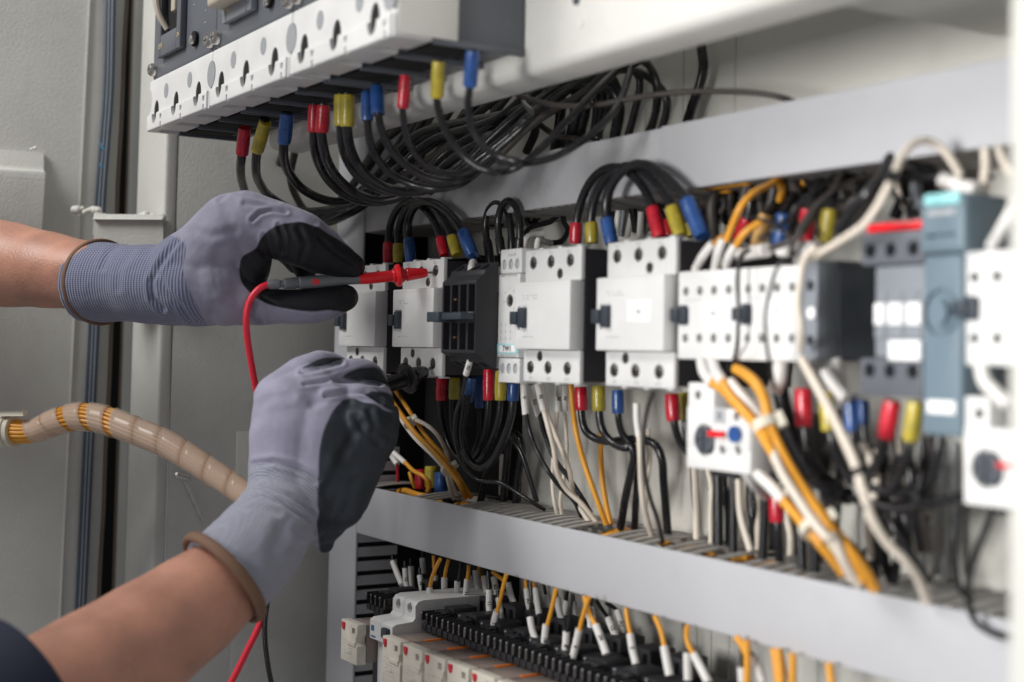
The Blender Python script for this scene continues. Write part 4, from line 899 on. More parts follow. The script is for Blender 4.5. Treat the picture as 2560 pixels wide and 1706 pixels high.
W('black cable dangling between the two small white contactors', 'cable', .0020, [('Z6',[(1240,590,.0),(1180,640,.01),(1158,760,.012),(1165,1000,.012),(1158,1200,.01),(1130,1330,0)])], name='wire', cat='wire')
W('cream cable hanging down over the grey auxiliary device', 'ccream', .0026, [('Z6',[(1680,570,.02),(1600,640,.02),(1570,800,.02),(1555,950,.02),(1575,1100,.02),(1570,1240,.01)])], name='control_cable')
W('white sleeved wire lying on top of the small contactors, left one', 'ferr', .0075, [('Z6',[(1180,625,-.02),(1260,605,-.015),(1350,590,-.01)])], name='wire', cat='wire')
W('white sleeved wire lying on top of the small contactors, right one', 'ferr', .0075, [('Z6',[(1440,590,-.01),(1560,580,-.01),(1680,580,-.01)])], name='wire', cat='wire')
for i, (m, r, l) in enumerate((('cable',.0018,[(-140,700,.01),(-40,640,.01),(60,560,.0),(170,430,-.02),(300,330,-.04),(380,240,-.06)]),('cabled',.0020,[(60,800,.01),(110,700,.01),(190,560,.0),(300,430,-.02),(450,330,-.04),(640,270,-.06)]),('cable',.0022,[(-200,560,-.02),(-60,600,.0),(60,690,.005),(90,800,.0)]),('cable',.0024,[(150,300,-.06),(220,420,-.05),(200,560,-.05),(260,700,-.05)]),('cabled',.0026,[(380,560,-.03),(480,440,-.03),(620,380,-.04),(760,330,-.05)]),('cable',.0022,[(540,260,-.06),(600,380,-.05),(560,520,-.05),(500,640,-.04)]),('cabled',.0022,[(700,300,-.04),(760,420,-.04),(830,480,-.05),(900,440,-.06)]),('ccream',.0022,[(760,300,-.05),(780,400,-.05),(810,500,-.06)]),('cabled',.0020,[(1060,420,-.03),(1120,330,-.03),(1240,280,-.04),(1400,300,-.05)]))):
    W('thin loose wire tangled above the right-hand devices, %s of nine' % NT[i], m, r, [('ZR',l)], group='thin loose wires above the right-hand devices', name='wire', cat='wire')
for i, (m, r, l) in enumerate((('cable',.0022,[(180,320,-.06),(200,450,-.05),(260,560,-.05),(350,640,-.05),(480,700,-.06)]),('cable',.0024,[(560,470,-.06),(560,600,-.05),(520,760,-.05),(500,900,-.06),(520,1100,-.07)]),('cabled',.0022,[(430,560,-.04),(400,640,-.03),(440,720,-.03),(520,690,-.04),(600,620,-.05)]),('ccream',.0026,[(470,420,-.09),(465,520,-.09),(440,640,-.09)]),('cable',.0024,[(380,800,-.04),(360,920,-.04),(385,1060,-.05),(430,1130,-.06)]),('cabled',.0024,[(560,760,-.03),(620,820,-.03),(640,960,-.04),(600,1100,-.06)]))):
    W('thin loose wire in the knot under the dark grey contactor, %s of six' % NT[i], m, r, [('ZE',l)], group='thin loose wires in the lower knot', name='wire', cat='wire')
# ---- below the contactors
WL = -.05
UG = 'black cables hanging in loops below the timer'
W('hanging loop cable with dark red boot, outermost left leg', 'cable', .0040, jl('ZC',[(625,250,WL),(632,400,WL),(650,520,WL),(690,650,WL),(760,760,WL),(850,800,WL),(920,730,WL),(975,600,WL),(1000,450,WL),(1008,280,WL)]), [('red','ZC',[(640,140,WL),(638,320,WL)],.0066),('red','ZC',[(1010,75,WL+.01),(1008,318,WL+.01)],.0064)], UG)
W('hanging loop cable with yellow boots', 'cable', .0040, jl('ZC',[(722,250,WL),(720,400,WL),(728,540,WL),(770,680,WL),(840,780,WL),(920,800,WL),(1000,700,WL),(1060,560,WL),(1092,430,WL),(1100,280,WL)]), [('yellow','ZC',[(742,140,WL),(738,310,WL)],.0066),('yellow','ZC',[(1105,85,WL+.01),(1100,318,WL+.01)],.0064)], UG)
W('hanging loop cable with blue boots, nearest the camera', 'cable', .0048, jl('ZC',[(840,280,WL+.015),(820,420,WL+.015),(805,560,WL+.015),(820,700,WL+.015),(870,800,WL+.015),(950,850,WL+.015),(1040,790,WL+.015),(1110,660,WL+.015),(1165,520,WL+.015),(1192,400,WL+.015),(1198,280,WL+.015)]), [('blue','ZC',[(870,140,WL+.01),(845,332,WL+.01)],.0060),('blue','ZC',[(1203,185,WL+.015),(1198,322,WL+.015)],.0062)], UG)
W('short cable with the deep blue boot between the loops', 'cable', .0038, jl('ZC',[(938,300,-.08),(940,450,-.08),(930,620,-.08),(880,760,-.08)]), [('blue','ZC',[(935,130,-.08),(940,380,-.08)],.0064)], UG)
W('thin black wire from the curved white sleeve down to the duct', 'cable', .0026, jl('ZC',[(832,105,.01),(815,200,.01),(790,310,.01),(755,420,.005),(745,560,.0),(770,720,-.01),(830,860,-.02),(930,940,-.03),(1100,965,-.04),(1250,1050,-.05),(1370,1130,-.06),(1450,1175,-.07)]), [('ferr','ZC',[(868,-10,.012),(852,45,.012),(833,112,.01)],.0042,'ferrule','1U')], name='wire', cat='wire')
W('white sleeved black wire end beside the ribbed block', 'cable', .0022, jl('Z5',[(1085,640,.0),(1095,580,-.01),(1130,550,-.03),(1200,560,-.04)]), [('ferr','Z5',[(1072,735,.012),(1078,660,.010),(1092,590,-.002)],.0045)], name='wire', cat='wire')
BK = 'thick black cables dropping into the lower duct'
for lb, r, pts in (
 ('thick black cable continuing from the loop bottom into the lower duct', .0050, [(1020,820,-.05),(985,930,-.06),(955,1060,-.065),(940,1150,-.07)]),
 ('straight thick black cable standing in the lower duct behind the loops', .0050, [(1165,560,-.08),(1155,760,-.08),(1135,960,-.08),(1120,1150,-.08)]),
 ('thick black cable bowed at the top, right of the straight one', .0050, [(1185,560,-.085),(1255,620,-.085),(1270,720,-.085),(1240,900,-.085),(1215,1170,-.085)]),
 ('slim black cable slanting down right behind the loops', .0034, [(1180,600,-.07),(1260,720,-.07),(1330,920,-.07),(1385,1110,-.07)])):
    W(lb, 'cable', r, [('ZC',pts)], group=BK)
FG = 'wires with white sleeves below the timer and the large contactor'
for lb, m, r, pts, fer, tx in (
 ('black wire under the white sleeve just right of the timer','cable',.0028,[(1300,400,-.03),(1330,560,-.03),(1390,720,-.035),(1480,880,-.04),(1580,1010,-.05),(1680,1110,-.06),(1735,1230,-.07)],[(1282,185,-.03),(1288,300,-.03),(1300,432,-.03)],'V'),
 ('black wire under the tilted white sleeve marked 1U','cable',.0030,[(1405,410,-.05),(1450,590,-.05),(1530,780,-.055),(1640,930,-.06),(1740,1080,-.065),(1810,1200,-.07)],[(1345,190,-.04),(1368,320,-.045),(1402,436,-.05)],'1U'),
 ('cream wire under the sleeve marked N, left strand','ccream',.0030,[(1440,390,-.03),(1480,540,-.03),(1520,700,-.035),(1545,880,-.04),(1620,1020,-.05),(1740,1130,-.06),(1850,1270,-.07)],[(1392,190,-.03),(1418,300,-.03),(1442,400,-.03)],'N'),
 ('cream wire under the sleeve marked N, right strand','ccream',.0030,[(1458,400,-.045),(1520,560,-.045),(1590,720,-.05),(1640,860,-.055),(1670,1020,-.06),(1720,1150,-.065),(1800,1275,-.07)],[(1412,200,-.045),(1436,300,-.045),(1460,402,-.045)],''),
 ('cream wire hanging straight, left of the pair','ccream',.0026,[(1548,390,-.07),(1535,560,-.07),(1515,780,-.07),(1508,960,-.07),(1525,1120,-.07),(1555,1240,-.075)],[(1572,200,-.07),(1560,300,-.07),(1548,405,-.07)],'N'),
 ('cream wire hanging straight, right of the pair','ccream',.0026,[(1602,390,-.07),(1615,560,-.07),(1620,740,-.07),(1595,940,-.07),(1572,1100,-.07),(1585,1230,-.075)],[(1612,200,-.07),(1608,300,-.07),(1602,402,-.07)],'N')):
    W(lb, m, r, jl('ZC',pts), [('ferr','ZC',fer,.0046)+(('ferrule',tx) if tx else ())], FG, name='wire', cat='wire')
W('cream wire half hidden behind the straight black cable', 'ccream', .0026, [('ZC',[(1110,740,-.09),(1105,880,-.09),(1100,1060,-.09)])], name='wire', cat='wire')
OW = 'orange wires dropping from the large contactor into the duct'
W('orange wire falling from beside the red boot in a long curve', 'corange', .0034, [('ZC',[(1652,195,-.05),(1668,380,-.05),(1698,580,-.05),(1755,800,-.055),(1830,1020,-.06),(1890,1180,-.065),(1930,1290,-.07)])], group=OW, name='wire', cat='wire')
W('orange wire falling behind the yellow booted cable', 'corange', .0034, [('ZC',[(1888,560,-.08),(1888,760,-.08),(1905,980,-.08),(1935,1160,-.08),(1965,1290,-.08)])], group=OW, name='wire', cat='wire')
W('black cable with red boot bending right below the large contactor', 'cable', .0046, [('ZC',[(1733,300,-.05),(1738,440,-.05),(1765,550,-.052),(1840,615,-.055),(1960,640,-.057)]),('ZD',[(180,650,-.058),(290,655,-.059),(370,695,-.06),(405,780,-.062),(415,920,-.065),(430,1100,-.07),(445,1290,-.075)])], [('red','ZC',[(1728,215,-.05),(1735,398,-.05)],.0067)])
W('black cable with yellow boot joining the bent pair', 'cable', .0046, [('ZC',[(1872,300,-.04),(1878,450,-.04),(1905,560,-.042),(1980,650,-.044),(2090,690,-.046)]),('ZD',[(200,690,-.048),(222,750,-.05),(205,860,-.055),(170,1010,-.06),(135,1230,-.07)])], [('yellow','ZC',[(1868,205,-.04),(1873,402,-.04)],.0067)])
W('black cable with blue boot left of the white sleeve', 'cable', .0044, [('ZD',[(118,400,-.045),(122,520,-.045),(150,620,-.05),(210,690,-.055),(245,770,-.06),(245,900,-.065),(235,1050,-.07),(225,1260,-.08)])], [('blue','ZD',[(115,330,-.045),(118,482,-.045)],.0062)])
W('black cable with red boot curving behind the white overload relay', 'cable', .0046, [('ZD',[(478,440,-.04),(490,560,-.04),(520,660,-.045),(580,740,-.05),(660,800,-.055)])], [('red','ZD',[(468,355,-.04),(482,530,-.04)],.0068)])
W('black cable with a yellow boot half hidden by the overload relay', 'cable', .0044, [('ZD',[(552,440,-.06),(562,600,-.06),(590,700,-.06)])], [('yellow','ZD',[(545,345,-.06),(553,522,-.06)],.006)])
W('cream wire under the white sleeve below the labelled contactor', 'ccream', .0036, [('ZD',[(256,600,-.03),(265,760,-.03),(268,900,-.035),(282,1060,-.04),(310,1180,-.05),(335,1270,-.06)])], [('ferr','ZD',[(240,415,-.03),(242,520,-.03),(256,632,-.03)],.0048)], name='wire', cat='wire')
W('cream wire half hidden behind the one under the white sleeve', 'ccream', .003, [('ZD',[(310,580,-.07),(325,760,-.07),(305,950,-.07),(295,1100,-.07)])], name='wire', cat='wire')
W('thin black wire looping in front of the bent black cables', 'cabled', .0026, [('ZD',[(345,340,.0),(315,430,.0),(290,560,.0),(283,700,.0),(295,880,-.01),(330,1040,-.02),(375,1170,-.03),(410,1320,-.045)])], name='wire', cat='wire')
for i, (x0, y0, x1, y1, m, r, w) in enumerate(((772,860,775,1345,'cable',.0058,-.06),(872,900,870,1385,'cable',.0050,-.06),(905,910,985,1380,'ccream',.0038,-.05),(940,930,935,1120,'ccream',.0034,-.07),(1085,1020,1060,1430,'cable',.0052,-.05),(1312,1200,1322,1510,'cable',.0052,-.05),(1410,1320,1405,1530,'cable',.005,-.05))):
    lbl = ('straight thick black cable under the left half of the overload relay','straight thick black cable under the right half of the overload relay','cream wire curving into the duct under the overload relay','short cream wire behind the overload relay corner','black cable under the long grey sleeve','black cable left of the bundled orange wires','black cable touching the bundled orange wires')[i]
    mid = ((x0+x1)/2 + (-25 if i == 2 else 0), (y0+y1)/2)
    bt = [('ferr','ZD',[(935,850,.0),(990,930,-.01),(1085,1030,-.05)],.0052)] if i == 4 else ()
    W(lbl, m, r, [('ZD',[(x0,y0,w),(mid[0],mid[1],w),(x1,y1,w)])], bt, group='wires dropping into the duct under the overload relay', name='wire', cat='wire')
W('black cable with a small red boot low beside the orange bundle', 'cable', .0046, [('ZD',[(1155,1150,-.05),(1162,1260,-.05),(1172,1440,-.055)])], [('red','ZD',[(1148,985,-.05),(1156,1190,-.05)],.0066)])
# orange bundle with ties
BG = 'orange and cream wires tied into one bundle'
def pth(l): return [('ZD', l[0])] + ([('ZE', l[1])] if len(l) > 1 else [])
for lb, m, r, l, f in (
 ('orange wire forming the upper right edge of the tied bundle','corange',.0055,([(890,190,.0),(960,230,.005),(1030,300,.01),(1080,400,.01),(1105,540,.01),(1190,740,.01),(1310,950,.01),(1440,1130,.01)],[(170,890,.005),(240,980,.0),(300,1060,-.01),(345,1140,-.02)]), None),
 ('orange wire crossing the overload relay into the bundle','corange',.0052,([(735,280,.01),(810,330,.012),(900,430,.014),(1000,530,.014),(1075,600,.014),(1150,780,.014),(1260,960,.014),(1390,1120,.012)],[(120,860,.01),(190,950,.005),(260,1050,-.005),(330,1130,-.02)]), [(665,140,.0),(680,210,.006),(740,290,.01)]),
 ('second orange wire crossing the overload relay','corange',.0050,([(800,270,.012),(850,360,.014),(930,450,.016),(1020,560,.016),(1100,690,.016),(1210,860,.014),(1330,1010,.012)],[(60,760,.012),(140,870,.01),(220,980,.0),(290,1100,-.01)]), [(735,140,.0),(760,210,.008),(805,280,.012)]),
 ('cream wire inside the tied bundle','ccream',.0048,([(1040,500,.008),(1100,640,.012),(1180,850,.018),(1290,1030,.018),(1400,1190,.018),(1500,1300,.015)],[(150,900,.012),(200,1010,.005),(270,1120,-.01)]), [(850,275,.008),(930,370,.008),(1040,505,.008)]),
 ('cream wire leaving the tied bundle at the bottom','ccream',.0044,([(1060,560,.004),(1150,780,.006),(1290,1010,.008),(1430,1200,.008)],[(110,880,.008),(180,980,.002),(240,1100,-.01)]), None),
 ('orange wire forming the lower left edge of the tied bundle','corange',.0048,([(1190,1040,.012),(1260,1120,.012),(1350,1230,.012),(1430,1320,.01)],[(60,900,.008),(130,980,.0),(200,1070,-.01)]), [(1030,880,.01),(1100,940,.012),(1200,1050,.012)]),
 ('yellowish orange wire in the middle of the tied bundle','yellow',.0036,([(1075,590,.006),(1170,820,.009),(1270,1010,.011),(1360,1150,.011)],[(80,870,.008),(190,1000,.0),(270,1110,-.01)]), None)):
    W(lb, m, r, pth(l), [('ferr','ZD',f,.0066,'ferrule')] if f else (), BG, name='wire', cat='wire')
def tie(label, c, axis, r, w_=.004):
    t = thing('cable_tie', label, 'cable tie', c, 'white cable ties')
    bm = nb(); axis = axis.normalized(); lathe(bm, c-axis*w_*.5, c+axis*w_*.5, [(0,r),(0,r+.0012),(1,r+.0012),(1,r)], n=24); part('strap', bm, 'tie', t)
    vd_ = (CAMP-c).normalized(); side = vd_.cross(axis).normalized(); h = c + side*(r+.001)+vd_*r*.3
    bm = nb(); obox(bm, h, axis, side, axis.cross(side), (-w_*.8,w_*.8), (-.002,.004), (-.003,.003), .0008); part('head', bm, 'tie', t)
tie('pale cable tie around the orange bundle just below the overload relay', at('ZD',1085,560,w=.010), at('ZD',1130,660,w=.01)-at('ZD',1050,480,w=.01), .0085, .007)
tie('pale cable tie around the lower part of the orange bundle', at('ZD',1410,1215,w=.010), at('ZD',1480,1300,w=.01)-at('ZD',1360,1120,w=.01), .0100, .005)
W('thick black cable arching beside the bundle under the red boot', 'cable', .0085, [('ZD',[(1170,300,-.03),(1210,480,-.03),(1260,640,-.03),(1340,780,-.03),(1440,900,-.03),(1568,990,-.03)]),('ZE',[(120,700,-.03),(220,715,-.03)])])
W('black cable with the wide red boot under the grey device', 'cable', .0066, [('ZD',[(1335,500,-.02),(1345,640,-.02),(1370,780,-.02),(1440,880,-.025)]),('ZE',[(60,640,-.03),(150,690,-.03)])], [('red','ZD',[(1328,318,-.02),(1335,565,-.02)],.0108)])
W('black cable with the wide yellow boot behind the cream cable', 'cable', .006, [('ZE',[(130,380,-.02),(150,470,-.02),(185,560,-.025),(240,660,-.03)])], [('yellow','ZE',[(118,240,-.02),(132,418,-.02)],.0090)])
W('black cable with blue boot left of a second blue boot', 'cable', .0056, [('ZE',[(236,380,-.02),(245,480,-.02),(290,570,-.03),(360,650,-.04)])], [('blue','ZE',[(228,250,-.02),(238,418,-.02)],.0078)])
W('black cable with the second, shorter blue boot', 'cable', .0050, [('ZE',[(292,360,-.04),(295,450,-.04),(320,540,-.04),(380,640,-.05)])], [('blue','ZE',[(290,275,-.04),(292,385,-.04)],.0074)])
W('black cable with slanting red boot under the dark grey contactor', 'cable', .0056, [('ZE',[(400,430,-.01),(372,520,-.01),(335,590,-.02),(290,640,-.03)])], [('red','ZE',[(425,280,-.01),(392,450,-.01)],.0100)])
W('black cable with yellow boot under the dark grey contactor', 'cable', .0056, [('ZE',[(508,430,-.01),(490,540,-.01),(450,630,-.02),(400,700,-.03)])], [('yellow','ZE',[(530,282,-.01),(508,462,-.01)],.0092)])
W('black cable hanging under the blue grey motor switch', 'cable', .0066, [('ZE',[(640,440,-.02),(628,550,-.02),(600,650,-.03),(550,720,-.04),(440,760,-.05),(330,740,-.05)])])
XG = 'black cables knotted together at the lower right'
for i, l in enumerate(([(200,720,-.03),(300,740,-.03),(450,775,-.03),(600,750,-.03),(745,715,-.03)],[(390,560,-.05),(400,700,-.05),(380,850,-.05),(395,1000,-.05),(415,1115,-.06),(440,1000,-.05),(460,850,-.05),(520,640,-.05)],[(330,600,-.05),(345,760,-.05),(340,900,-.05),(345,1080,-.06)],[(300,620,-.04),(380,760,-.04),(440,880,-.04),(520,1000,-.05),(590,1110,-.06)],[(500,560,-.05),(510,700,-.05),(480,860,-.05),(450,1000,-.05),(430,1120,-.06)],[(280,560,-.05),(400,540,-.05),(480,545,-.05)],[(340,680,-.03),(420,700,-.03),(500,690,-.03),(560,740,-.03)],[(130,860,-.03),(220,920,-.03),(290,1000,-.04),(350,1120,-.05)])):
    W('black cable in the knot at the lower right, %s of the tangle' % NT[i], 'cable', (.0052,.0042,.0056,.0046,.0048,.0044,.0056,.003)[i], [('ZE',l)], group=XG)
W('long cream cable slanting over the knot of black cables to the duct', 'ccream', .0052, [('ZE',[(10,90,.01),(60,180,.02),(120,290,.025),(185,420,.03),(250,560,.03),(285,680,.03),(330,820,.025),(400,930,.015),(480,1010,.005),(545,1100,-.01),(582,1200,-.025)])], [('cable','ZE',[(258,590,.0302),(270,622,.0302)],.0058,'band'),('cable','ZE',[(300,745,.0282),(310,775,.0272)],.0058,'band')], name='control_cable')
W('white sleeved wire end standing beside the cream cable top', 'ferr', .0075, [('ZE',[(160,90,-.02),(175,160,-.02),(190,240,-.02)])], name='wire', cat='wire')
W('second white sleeved wire end, leaning left of the first', 'ferr', .0075, [('ZE',[(120,140,-.01),(155,200,-.01),(215,270,-.01)])], name='wire', cat='wire')
W('white sleeved wire end above the wide red boot', 'ferr', .0075, [('ZD',[(1180,130,-.01),(1175,240,-.01),(1140,330,-.01)])], name='wire', cat='wire')
W('white wire squeezed between the right contactor and overload relay', 'ferr', .0068, [('ZE',[(830,120,.01),(845,190,.012),(900,245,.015),(955,300,.015)])], name='wire', cat='wire')
W('cream wire in front of the plate right of the knot', 'ccream', .0044, [('ZE',[(460,440,-.08),(455,560,-.08),(470,720,-.08),(510,860,-.08),(540,1000,-.08)])], name='wire', cat='wire')
RG = 'black wires hanging from the right overload relay'
W('black wire hanging from the left of the right overload relay', 'cable', .0036, [('ZE',[(748,755,-.01),(720,860,-.01),(705,980,-.01),(715,1090,-.015),(745,1160,-.02),(790,1180,-.025)])], group=RG, name='wire', cat='wire')
W('black wire hanging from the right overload relay and over the duct front', 'cable', .0036, [('ZE',[(885,770,-.005),(850,870,-.005),(800,990,-.005),(772,1110,-.01),(775,1210,-.015),(800,1285,-.02),(860,1335,-.024),(940,1362,-.024)])], group=RG, name='wire', cat='wire')
for i, (x, w) in enumerate(((560,-.1),(650,-.1),(700,-.1))):
    W('faint grey wire against the plate at the lower right, %s from the left' % NT[i], 'lgrey', .004, [('ZE',[(x+10,470,w),(x,700,w),(x+5,1080,w)])], group='grey wires on the plate at the lower right', name='wire', cat='wire')
# grey shaded wires on the plate between the large contactors and the duct
for i, x in enumerate((610,)):
    W('thin dark wire against the plate under the overload relay', 'cabled', .003, [('ZD',[(x-10,800,-.11),(x,1000,-.11),(x+20,1250,-.11)])], name='wire', cat='wire')
# orange and cream wires at the dark left area
LG = 'orange wires tied together left of the hanging loops'
for lb, m, r, l in (('orange wire in the dark area, left of the tied pair','corange',.0036,[(175,140,-.03),(240,300,-.03),(340,450,-.03),(440,580,-.03),(560,700,-.03),(670,820,-.035),(760,940,-.04),(830,1080,-.06)]),('orange wire in the dark area, right of the tied pair','corange',.0032,[(210,150,-.05),(300,270,-.05),(380,390,-.04),(440,480,-.045),(520,600,-.05),(640,740,-.045),(760,900,-.045),(870,1080,-.065)]),('cream wire bowing away from the orange pair','ccream',.0030,[(440,470,-.03),(520,510,-.035),(600,580,-.04),(660,680,-.05),(690,780,-.06),(720,960,-.06),(770,1090,-.07)]),('cream wire straight beside the orange pair','ccream',.0030,[(230,330,-.035),(420,600,-.035),(600,780,-.04),(670,870,-.045),(700,980,-.05),(735,1090,-.06)])):
    W(lb, m, r, [('ZC',l)], group=LG, name='wire', cat='wire')
tie('pale cable tie around the orange wires in the dark area, upper', at('ZC',385,495,w=-.035), at('ZC',440,570,w=-.03)-at('ZC',340,440,w=-.03), .0056, .004)
tie('pale cable tie around the orange wires in the dark area, lower', at('ZC',690,858,w=-.042), at('ZC',740,940,w=-.03)-at('ZC',640,790,w=-.03), .0062, .004)
W('orange wire with a white sleeve, lying low in the dark area', 'corange', .0030, [('ZC',[(350,800,-.06),(420,870,-.06),(500,915,-.06),(545,965,-.065),(530,1030,-.07)])], [('ferr','ZC',[(262,728,-.06),(355,808,-.06)],.0040)], name='wire', cat='wire')
W('orange wire branching beside the sleeved one in the dark area', 'corange', .0028, [('ZC',[(390,880,-.07),(405,940,-.07),(430,1000,-.075)])], name='wire', cat='wire')
W('red wire with a white sleeve in the dark area', 'red', .0024, [('ZC',[(290,815,-.07),(298,950,-.075)])], [('ferr','ZC',[(232,735,-.07),(292,820,-.07)],.0042)], name='wire', cat='wire')
for m, x, y0, y1 in (('red',480,860,1010),('yellow',560,835,1000),('blue',636,880,1040)):
    W('short cable end in a %s boot, low behind the orange wires' % {'red':'dark red','yellow':'mustard','blue':'navy blue'}[m], 'cable', .005, [('ZC',[(x,y1-10,-.09),(x,y1+60,-.1)])], [(m,'ZC',[(x,y0,-.09),(x,y1,-.09)],.0085)], group='booted cable ends low in the dark opening')
# orange wires lying in the ducts
for i, (fr, xa, ya, xb, yb) in enumerate(OSP):
    pt = [at(fr, xa, ya, v=VL1-.007), at(fr, (xa+xb)/2, (ya+yb)/2, v=VL1-.0045), at(fr, xb, yb, v=VL1-.008)]
    bm = nb(); tube(bm, [pt[0]-Vector((.02,0,.006))]+pt+[pt[2]+Vector((.02,0,-.006))], .0036, n=12)
    tag(part('wire', bm, 'corange', sharp=60), 'orange wire lying inside the lower duct, seen through a gap of its fingers, %s from the left' % NT[i if i < 3 else (8,3,5,6,7,4)[i-3]] if 0 else 'orange wire inside the lower duct, %s glimpse between the fingers from the left' % NT[(0,1,2,8,3,4,6,7,5)[i]], 'wire', 'orange wires lying inside the lower duct')
rx = random.Random(31)
xs = sorted(rx.uniform(620, 1560) for _ in range(16))
for i, x in enumerate(xs):
    y0 = 860+rx.uniform(-150, 120); y1 = 1300+(x-620)*.23+rx.uniform(0, 30); w = rx.uniform(-.10,-.07); m = rx.choice(('cable','cable','cabled','ccream','cable'))
    W('thin wire against the plate above the lower duct, %s from the left' % NT[i], m, rx.choice((.0030,.0040,.0050)), [('ZD',[(x+rx.uniform(-40,40),y0,w),(x+rx.uniform(-35,35),y0+150,w),(x+rx.uniform(-20,20),(y0+y1)/2+60,w),(x,y1,w)])], group='thin wires against the plate under the right devices', name='wire', cat='wire')
xs = sorted(rx.uniform(940, 1690) for _ in range(16))
for i, x in enumerate(xs):
    y0 = 200-(x-940)*.14; w = rx.uniform(-.10,-.05)
    W('cable packed above the small contactors, %s from the left' % NT[i], rx.choice(('cable','cable','cabled','cabled','greyl')), rx.choice((.0040,.0060,.0070)), [('Z6',[(x,y0,w),(x+rx.uniform(-60,60),y0+110,w),(x+rx.uniform(-60,60),y0+230,w),(x+rx.uniform(-70,70),y0+370,w)])], group='cables packed above the small contactors', name='wire', cat='wire')
xs = sorted(rx.uniform(120, 640) for _ in range(12))
for i, x in enumerate(xs):
    y0 = 420+rx.uniform(0, 160); w = rx.uniform(-.08,-.03)
    W('slim wire crossing the knot under the dark grey contactor, %s from the left' % NT[i], rx.choice(('cable','cable','cabled','ccream')), rx.choice((.0036,.0048)), [('ZE',[(x,y0,w),(x+rx.uniform(-70,90),y0+170,w),(x+rx.uniform(-60,80),y0+330,w),(x+rx.uniform(-60,60),y0+520,w-.02)])], group='slim wires crossing the lower right knot', name='wire', cat='wire')
xs = sorted(rx.uniform(1240, 2340) for _ in range(12))
for i, x in enumerate(xs):
    yt = 400+(x-1240)*.245; w = rx.uniform(-.09,-.075); d_ = rx.uniform(-30,40)
    W('short sleeved wire deep behind the front row of sleeves, %s from the left' % NT[i], rx.choice(('cable','corange','cabled')), .0028, [('ZF',[(x-d_*.6,yt-30,w),(x,yt+75,w)])], [('ferr','ZF',[(x,yt+70,w),(x+d_*.5,yt+150,w),(x+d_,yt+225,w)],.0046)], group='sleeved wires deep behind the front row', name='wire', cat='wire')
# ---- wires above the sockets
SGr = 'sleeved wires standing in the socket terminals'
rows = [ # frame, sleeve points, wire points or None, colour, w
 ('ZF',[(612,350),(645,440),(688,545)],None,'k',-.05),('ZF',[(717,405),(722,500),(738,602)],None,'k',-.05),('ZF',[(765,390),(768,490),(776,592)],None,'k',-.06),
 ('ZF',[(840,465),(850,540),(864,620)],None,'k',-.055),('ZF',[(862,320),(868,450)],[(865,250),(862,330)],'k',-.08),
 ('ZF',[(920,570),(930,680),(950,795)],[(1010,330),(975,400),(940,490),(922,575)],'o',-.02),('ZF',[(968,470),(965,560),(970,652)],[(955,300),(958,390),(968,475)],'o',-.06),
 ('ZF',[(1045,485),(1045,590),(1056,700)],[(1082,330),(1060,410),(1047,490)],'o',-.045),('ZF',[(1155,515),(1150,620),(1140,728)],[(1188,360),(1178,430),(1160,520)],'k',-.045),
 ('ZF',[(1238,500),(1228,610),(1214,732)],[(1250,380),(1248,440),(1240,505)],'o',-.045),('ZF',[(1305,425),(1320,530),(1342,640)],None,'k',-.075),
 ('ZF',[(1378,472),(1388,540),(1402,610)],None,'k',-.07),('ZF',[(1422,585),(1420,700),(1426,812)],[(1412,430),(1416,510),(1421,590)],'k',-.04),('ZF',[(1460,480),(1475,570),(1495,660)],None,'k',-.075),
 ('ZF',[(1486,765),(1460,870),(1462,980)],[(1565,460),(1540,560),(1515,670),(1490,770)],'o',-.015),('ZF',[(1580,530),(1600,620),(1640,725)],[(1450,440),(1520,490),(1570,540)],'o',-.07),('ZF',[(1498,655),(1515,760),(1528,850)],None,'k',-.05),
 ('ZF',[(1735,580),(1750,690),(1772,800)],[(1728,500),(1735,585)],'o',-.06),('ZF',[(1808,572),(1825,690),(1842,802)],[(1795,520),(1808,578)],'o',-.055),
 ('ZF',[(1765,815),(1785,930),(1830,1050)],[(1765,520),(1775,660),(1770,820)],'k',-.02),('ZF',[(1900,880),(1888,1000),(1886,1128)],[(1985,580),(1955,720),(1912,885)],'o',-.015),
 ('ZF',[(1990,650),(2010,760),(2040,875)],None,'k',-.06),('ZF',[(2072,940),(2065,1050),(2058,1165)],[(2120,620),(2105,780),(2078,945)],'k',-.015),
 ('ZF',[(2178,920),(2150,1050),(2120,1182)],[(2262,650),(2215,790),(2182,925)],'o',-.01),('ZG',[(300,885),(345,1000),(390,1130)],[(205,640),(240,770),(300,890)],'o',-.015),
 ('ZG',[(405,825),(445,920),(490,1025)],[(305,680),(350,750),(410,830)],'k',-.06),('ZG',[(480,760),(515,880),(535,1012)],[(390,700),(440,730),(485,765)],'k',-.07),
 ('ZG',[(590,955),(608,1080),(640,1212)],[(555,740),(570,850),(592,960)],'o',-.03),('ZG',[(252,800),(258,870),(262,945)],None,'k',-.06),
 ('ZG',[(875,1060),(895,1180),(920,1305)],[(795,810),(845,920),(878,1065)],'o',-.02),('ZG',[(1070,1115),(1072,1230),(1076,1345)],[(1040,870),(1052,990),(1068,1120)],'k',-.03),
 ('ZG',[(1125,1130),(1180,1235),(1245,1362)],[(1072,885),(1062,980),(1085,1060),(1128,1135)],'o',-.02),('ZG',[(1528,1240),(1534,1365)],[(1528,1060),(1530,1245)],'k',-.03),
 ('ZG',[(1628,1150),(1660,1240),(1705,1370)],[(1600,1120),(1632,1155)],'k',-.03),('ZG',[(1885,1300),(1890,1372)],[(1850,1095),(1870,1200),(1886,1305)],'o',-.03)]
txt = ['','12','','N','','14','N','N','12','11','','','11','A2','13','','','A1','','','14','','8','4','24','12','A1','5','','','','','','','']
